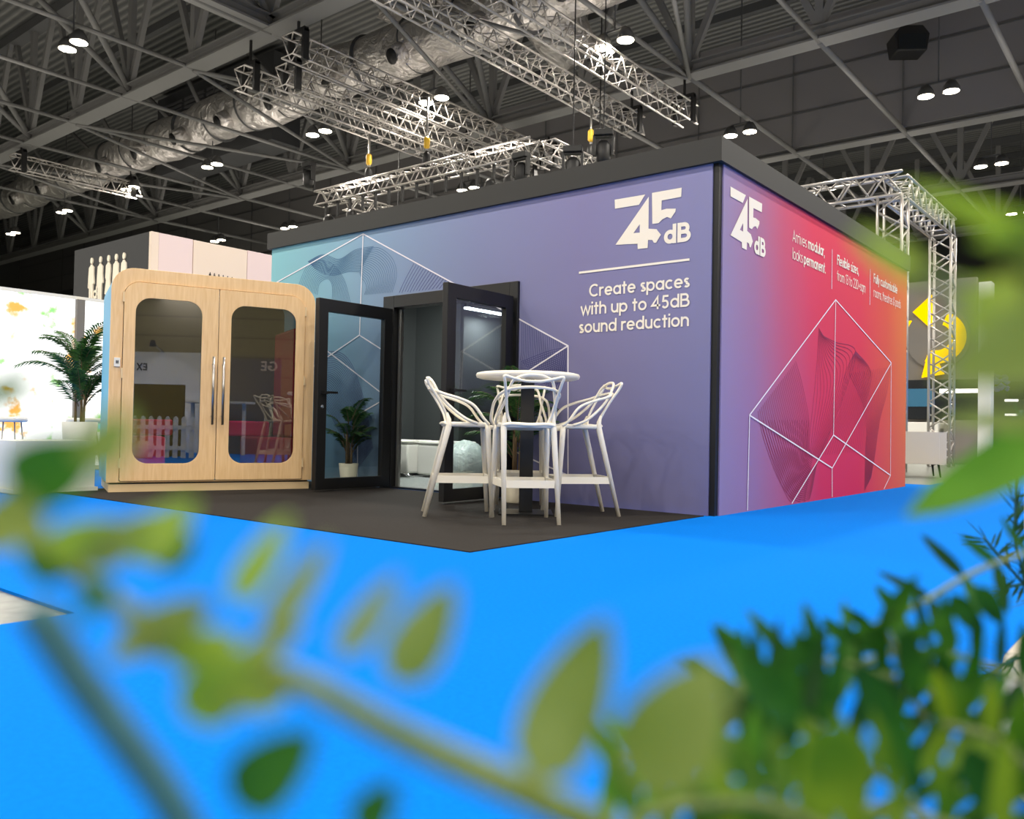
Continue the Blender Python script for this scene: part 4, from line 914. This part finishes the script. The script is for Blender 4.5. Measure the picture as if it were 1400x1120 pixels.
slab('far_stand', 'long white stand front far behind the column', 'stand', 1290, 575, 1338, 628, 21.5, 'grey_stand', .5, True)

# ================================================================== BEHIND THE CAMERA (seen in the pod's glass)
def mirror(px, py, d):
    p = at(px, py, d); q_ = p-PA; n = PN; return p-n*(2*(q_.dot(n)))
def mwall(name, label, cat, px0, px1, ytop, d, m_, txt=None, tx0=None, ty=None, size=.4, tm='black'):
    a_, b_ = mirror(px0, ytop, d), mirror(px1, ytop, d); h = a_.z; u = (a_-b_); u.z = 0; Wd = u.length; u.normalize(); o = Vector((b_.x, b_.y, 0)); n = Vector((-u.y, u.x, 0))
    if n.dot(PA-o) < 0: n = -n
    t = thing(name, label, cat, o)
    MB().obox((0, 0, 0), u, Z3, n, (0, 0, -.1), (Wd, h, 0)).build('wall_panel', m_, t)
    if txt:
        q_ = mirror(tx0, ty, d); s0 = (Vector((q_.x, q_.y, 0))-o).dot(u); mb = MB()
        text_mesh(mb, txt, s0, q_.z, size, lambda x, z, o=.004: u*x+Z3*z+n*(.006+o), .2); mb.build('lettering', tm, t)
    return t, o, u, n, Wd, h
t, o_, u_, n_, Wd_, h_ = mwall('reflected_stand', 'white spotlit stand wall reflected in the left pod door', 'stand', 120, 277, 480, 17.5, 'white', 'EX', 201, 507, .15)
for f in (.35, .75):
    pz = o_+u_*(Wd_*f)+n_*.5
    MB().bar(tuple(u_*(Wd_*f)+Z3*h_), tuple(u_*(Wd_*f)+n_*.5+Z3*(h_+.15)), .03).build('lamp_arm', 'steel', t)
    MB().lathe([(.04, .08), (.07, -.05)], tuple(u_*(Wd_*f)+n_*.5+Z3*(h_+.12)), 10).build('lamp_head', 'black_gear', t)
    spot((pz.x, pz.y, h_+.05), tuple(o_+u_*(Wd_*f)+Z3*(h_*.45)), 160, 110, .04, (.86, .86, 1))
mwall('reflected_stand', 'grey stand wall with big letters reflected in the right pod door', 'stand', 315, 382, 490, 17.2, 'grey_stand', 'GE', 378, 508, .2, 'beige')
mwall('reflected_screen', 'olive counter front reflected low in the left pod door', 'counter', 183, 250, 525, 15.5, mat('olive_panel', (120, 104, 40), .8))
fa_, fb_ = mirror(180, 600, 14.5), mirror(300, 600, 14.5); u = fb_-fa_; u.z = 0; Lf = u.length; u.normalize(); n = Vector((-u.y, u.x, 0)); o = Vector((fa_.x, fa_.y, 0))
t = thing('picket_fence', 'white picket fence reflected in the pod glass', 'fence', o)
k = 0
while k*.14 < Lf: MB().prism([(k*.14, .02), (k*.14+.08, .02), (k*.14+.08, .68), (k*.14+.06, .715), (k*.14+.04, .725), (k*.14+.02, .715), (k*.14, .68)], (0, 0, 0), u, Z3, n, .02).build('picket', 'white', t); k += 1
MB().obox((0, 0, 0), u, Z3, n, (0, .15, .02), (Lf, .22, .045)).obox((0, 0, 0), u, Z3, n, (0, .5, .02), (Lf, .57, .045)).build('rail', 'white', t)
p = mirror(298, 549, 16.6); t = thing('reflected_table', 'high white table reflected across both pod doors', 'table', (p.x, p.y, 0))
MB().obox((0, 0, 0), u, n, Z3, (-.62, -.3, p.z-.04), (.62, .3, p.z)).build('table_top', 'white', t)
for sx in (-.5, .5): MB().obox((0, 0, 0), u, n, Z3, (sx-.03, -.03, 0), (sx+.03, .03, p.z-.04)).build('leg', 'white', t)

# ================================================================== FOREGROUND PLANTS
def leaf(mb, base, tip, width, face=None, fold=.25, droop=.0, prof=None, n=7, off=Vector((0, 0, 0))):
    base, tip = Vector(base), Vector(tip); d = tip-base; L = d.length; d = d/L
    view = face or ((base+tip)/2+off-CAM).normalized(); s_ = d.cross(view).normalized(); nn = s_.cross(d).normalized()
    prof = prof or (lambda t: (math.sin(pi*min(1, t**.8)))**.6*(1-.2*t)+.04)
    vs = []; fs = []
    for i in range(n+1):
        t = i/n; c = base+d*(L*t)+nn*(droop*L*sin(pi*t)); w_ = width/2*prof(t) if 0 < t < 1 else width*.03
        vs += [c-s_*w_-nn*w_*fold, c, c+s_*w_-nn*w_*fold]
    for i in range(n): a = i*3; fs += [(a, a+1, a+4, a+3), (a+1, a+2, a+5, a+4)]
    mb.add(vs, fs, True)
t = thing('planter_trough', 'dark planter trough below the camera holding the foreground plants', 'planter', (FW.x*.2, FW.y*.2, -.0), YAW)
MB().frame([(-.75, -.16), (.75, -.16), (.75, .16), (-.75, .16)], [(-.72, -.13), (.72, -.13), (.72, .13), (-.72, .13)], (0, 0, 0), X3, Y3, Z3, .3).box((-.72, -.13, 0), (.72, .13, .2)).build('trough', 'charcoal', t); MB().box((-.72, -.13, .2), (.72, .13, .27)).build('soil', 'soil', t)
def foot(s_, f_=.2): q_ = CAM+RT*s_+FW*f_; return Vector((q_.x, q_.y, .26))
PXM = lambda px, d: px/FPX*d
# near blurred spray on the left
t = thing('foreground_spray', 'very blurred yellow-green leaf spray close to the lens across the lower left', 'plant', foot(.05, .16))
O_ = t.location.copy()
def P(px, py, d): return at(px, py, d)-O_
D = .15
rach = [P(60, 745, D*1.12), P(190, 845, D*1.08), P(320, 900, D*1.04), P(430, 942, D*1.0), P(520, 992, D), P(620, 1040, D), P(740, 1094, D), P(860, 1160, D), foot(.06, .15)+Vector((0, 0, .12))-O_, Vector((0, 0, 0))]
rc = catmull(rach[:-2]+[P(950, 1300, D)], 5)+rach[-2:]; MB().tube(rc, [.0018+.0014*min(1, i/30) for i in range(len(rc))], 7).build('leaf_stalk', 'olive', t)
for m_, bx_, by_, tx_, ty_, w_, d_ in (('olive', 115, 775, 222, 698, 40, 1.08), ('lime', 180, 768, 268, 682, 46, 1.06), ('olive', 180, 885, 292, 820, 52, 1.06), ('lime', 318, 825, 396, 706, 38, 1.03), ('olive', 362, 870, 452, 738, 36, 1.02),
    ('lime', 255, 985, 352, 884, 66, 1.0), ('olive', 462, 900, 548, 782, 36, 1.0), ('olive', 538, 935, 622, 796, 62, 1.0), ('olive', 728, 1070, 830, 842, 84, 1.0), ('fern', 318, 1100, 432, 1000, 72, 1.0), ('fern', 488, 1140, 542, 1066, 48, 1.0), ('olive', 868, 1080, 985, 902, 104, .95),
    ('fern', 15, 672, 138, 604, 74, 1.05), ('fern', -25, 548, 48, 516, 26, 1.1), ('olive', 118, 640, 178, 560, 52, .9), ('olive', -20, 690, 66, 742, 60, 1.0), ('fern', 150, 790, 105, 850, 30, 1.0), ('olive', 400, 935, 300, 960, 46, 1.0), ('olive', 330, 905, 420, 850, 30, 1.03), ('lime', 60, 760, 168, 712, 44, 1.1), ('olive', 30, 740, -40, 700, 50, 1.08), ('fern', 90, 790, 30, 740, 40, 1.12), ('lime', 225, 900, 330, 868, 40, 1.04), ('olive', 205, 860, 150, 905, 34, 1.05), ('fern', 210, 770, 272, 735, 40, 1.1), ('lime', 395, 935, 300, 945, 44, 1.0)):
    mb = MB(); leaf(mb, P(bx_, by_, D*d_), P(tx_, ty_, D*d_*.98), PXM(w_*1.38, D*d_), off=O_); mb.build('leaf', m_, t)
MB().tube(catmull([P(45, 830, .16), P(110, 930, .16), P(170, 1010, .16), P(240, 1110, .16), P(300, 1250, .16), P(340, 1400, .16)], 5)+[foot(-.04, .15)-O_], .0036, 7).build('shaded_stalk', 'dark_stem', t)
# the sharper ferns on the right
def frond(t, O_, mats, pts, n, ln, w_, seed, side=(1, 1), ang=.75, jit=.25, pitch=1.0):
    rnd = random.Random(seed); A = catmull([Vector(p) for p in pts], 8)
    fr_ = MB().tube(A, [.0016]*len(A), 6).build('frond', 'frond_stem', t)
    mbs = {m_: MB() for m_ in mats[:1]}
    for k in range(n):
        s_ = (k+.5)/n*(len(A)-1); i = min(int(s_), len(A)-2); p0 = A[i].lerp(A[i+1], s_-i); tg = (A[i+1]-A[i]).normalized(); vw = (p0+O_-CAM).normalized(); sd = tg.cross(vw).normalized()
        for sg in (-1, 1):
            if not side[0 if sg < 0 else 1]: continue
            L = ln*rnd.uniform(.75, 1.15)*(1-.35*k/n); d = (tg*ang+sd*sg*1.0+vw*rnd.uniform(-jit, jit)*1.4+UP*rnd.uniform(-jit, jit)).normalized()
            leaf(mbs[mats[0]], p0, p0+d*L, w_*rnd.uniform(.8, 1.2), face=(vw+sd*rnd.uniform(-.5, .5)).normalized(), droop=rnd.uniform(-.05, .1))
    for m_, mb in mbs.items():
        mb.build('leaflets', m_, fr_)
t = thing('foreground_fern', 'dark green fern with crowded leaflets at the bottom right corner', 'fern', foot(.34, .22)); O_ = t.location.copy()
Z0 = Vector((0, 0, 0))
frond(t, O_, ['fern_dark'], [P(1480, 740, .55), P(1400, 758, .54), P(1333, 782, .53), P(1259, 825, .52), P(1196, 857, .51), P(1150, 886, .5)], 8, .036, .0075, 11, ang=.35)
frond(t, O_, ['fern'], [P(1440, 1060, .42), P(1340, 985, .41), P(1240, 935, .40), P(1130, 905, .39), P(1040, 935, .38), P(1000, 960, .38)], 14, .046, .0068, 12, ang=.3)
frond(t, O_, ['fern_dark'], [P(1330, 1180, .36), P(1230, 1080, .36), P(1130, 1000, .36), P(1060, 960, .35), P(1008, 935, .35)], 11, .046, .0066, 13, ang=.4)
frond(t, O_, ['broad'], [P(1180, 1200, .29), P(1080, 1100, .29), P(990, 1050, .29), P(900, 1035, .29), P(830, 1045, .29)], 9, .028, .0075, 14, ang=.4)
frond(t, O_, ['fern'], [P(1480, 1150, .4), P(1390, 1080, .4), P(1310, 1030, .4), P(1250, 960, .4), P(1220, 880, .4), P(1200, 850, .4)], 12, .042, .0066, 15, ang=.3)
frond(t, O_, ['yellow_fern'], [P(1460, 1220, .27), P(1350, 1150, .27), P(1240, 1115, .27), P(1150, 1100, .27), P(1090, 1090, .27)], 7, .036, .0068, 16, ang=.4)
frond(t, O_, ['yellow_fern'], [P(1240, 1200, .25), P(1120, 1130, .25), P(1040, 1100, .25), P(950, 1100, .25), P(860, 1120, .25)], 9, .026, .0068, 17, ang=.4)
frond(t, O_, ['fern_dark'], [P(1500, 960, .45), P(1400, 930, .45), P(1320, 900, .45), P(1240, 890, .45), P(1170, 910, .45)], 10, .04, .0066, 18, ang=.3)
frond(t, O_, ['yellow_fern'], [P(1510, 1120, .34), P(1420, 1060, .34), P(1360, 1010, .34), P(1290, 990, .34)], 8, .034, .007, 19, ang=.4)
for m_, x0, y0, x1, y1, w_, d_ in (('fern_dark', 1012, 910, 1118, 1010, 40, .3), ('fern_dark', 1172, 900, 1262, 1092, 40, .3), ('fern', 975, 1005, 1055, 1075, 36, .27), ('fern_dark', 1330, 1020, 1345, 1110, 36, .3), ('yellow_fern', 1165, 990, 1125, 1120, 74, .22),
    ('fern', 945, 1085, 990, 1140, 34, .25), ('fern_dark', 1280, 895, 1320, 990, 30, .36), ('fern_dark', 1240, 860, 1250, 960, 26, .38), ('fern', 1060, 880, 1075, 965, 24, .38), ('fern_dark', 1098, 868, 1128, 960, 26, .38), ('fern_dark', 1155, 850, 1165, 930, 24, .4), ('fern_dark', 1300, 812, 1345, 870, 24, .45), ('fern_dark', 1335, 800, 1372, 855, 24, .45)):
    mb = MB(); leaf(mb, P(x0, y0, d_), P(x1, y1, d_), PXM(w_*1.3, d_), off=O_); mb.build('leaf', m_, t)
sk = MB()
for q_ in ((1480, 740, .55), (1440, 1060, .42), (1330, 1180, .36), (1180, 1200, .29), (1480, 1150, .4), (1460, 1220, .27), (1240, 1200, .25), (1500, 960, .45), (1510, 1120, .34)):
    e_ = P(*q_); sk.tube([e_, e_*.5+Vector((0, 0, -.03)), Z0], .0018, 6)
sk.build('frond_base', 'frond_stem', t)
# broad leaves at the right edge
t = thing('foreground_broadleaf', 'blurred broad green leaves reaching in from the right edge', 'plant', foot(.36, .14)); O_ = t.location.copy()
sp = [P(1520, 1300, .3), P(1500, 900, .27), P(1480, 620, .26), P(1490, 420, .25), P(1500, 240, .24)]
MB().tube(catmull([Z0]+sp, 6), .003, 7).build('stalk', 'frond_stem', t)
for m_, bx_, by_, tx_, ty_, w_, d_ in (('broad', 1480, 575, 1238, 706, 92, .27), ('olive', 1470, 580, 1282, 572, 40, .22), ('olive', 1480, 440, 1285, 520, 150, .13), ('lime', 1480, 345, 1236, 252, 46, .17), ('lime', 1490, 300, 1330, 330, 60, .16),
    ('lime', 1262, 376, 1166, 318, 46, .14), ('lime', 1410, 430, 1290, 385, 46, .16), ('olive', 1490, 400, 1376, 300, 66, .16), ('lime', 1400, 380, 1300, 455, 60, .14)):
    mb = MB(); leaf(mb, P(bx_, by_, d_), P(tx_, ty_, d_), PXM(w_*.85, d_), off=O_); mb.build('leaf', m_, t)
MB().tube(catmull([P(1262, 376, .14), P(1330, 410, .145), P(1420, 450, .15), P(1490, 440, .25)], 5), .0012, 6).build('leaf_stalk', 'frond_stem', t)
# pot on the floor at the right edge with a needle-leaved plant
pc = onz(1490, 1060, 0); d_ = (pc-CAM).dot(FW)
p = onz(1510, 1120, 0); t = thing('floor_pot', 'cream pot with a needle-leaved plant at the lower right edge', 'potted plant', (p.x, p.y, 0)); O_ = t.location.copy(); dd = (p-CAM).dot(FW)
MB().lathe([(.11, 0), (.13, .02), (.165, .14), (.15, .25), (.125, .29), (.115, .285), (.1, .25)], seg=32).build('pot', 'cream', t); MB().lathe([(.1, .22), (.112, .262)], seg=20).build('soil', 'soil', t)
rnd = random.Random(4); nl = MB(); ns = MB()
for a_ in ([(1500, 900), (1440, 850), (1392, 760), (1388, 700), (1392, 640), (1396, 560)], [(1500, 900), (1420, 820), (1370, 765), (1345, 735)], [(1500, 900), (1430, 890), (1380, 905), (1350, 925)], [(1500, 900), (1440, 830), (1400, 800), (1365, 810)]):
    A = catmull([Vector((0, 0, .25))]+[P(x, y, dd) for x, y in a_], 6); ns.tube(A, .0025, 5)
    for k in range(8, len(A)-1):
        for q_ in range(3):
            tg = (A[k+1]-A[k]).normalized(); d = (tg*.5+Vector((rnd.uniform(-1, 1), rnd.uniform(-1, 1), rnd.uniform(-.6, .8)))).normalized(); leaf(nl, A[k], A[k]+d*rnd.uniform(.03, .055), .006, n=3)
ns.build('stalks', 'dark_stem', t); nl.build('needle_leaves', 'needle', t)
# ------------------------------------------------------------------ repeats share a group
GROUPS = {'bar_stool': 'white bar stools around the high table', 'ceiling_lamp': 'twin lamps under the hall roof', 'lighting_truss': 'silver trusses hung under the roof', 'chain_hoist': 'chain hoists on the rig',
          'stage_light': 'black stage lights by the rig', 'cube_seat': 'white cube seats in the booth', 'potted_palm': 'potted palms', 'truss_gate': 'pieces of the truss gate', 'lighting_rig': 'pieces of the lighting rig', 'wire_stool': 'white wire-legged stools'}
for o in COL.objects:
    if o.parent is None and 'label' in o:
        g = GROUPS.get(o.name.split('.')[0])
        if g: o['group'] = g
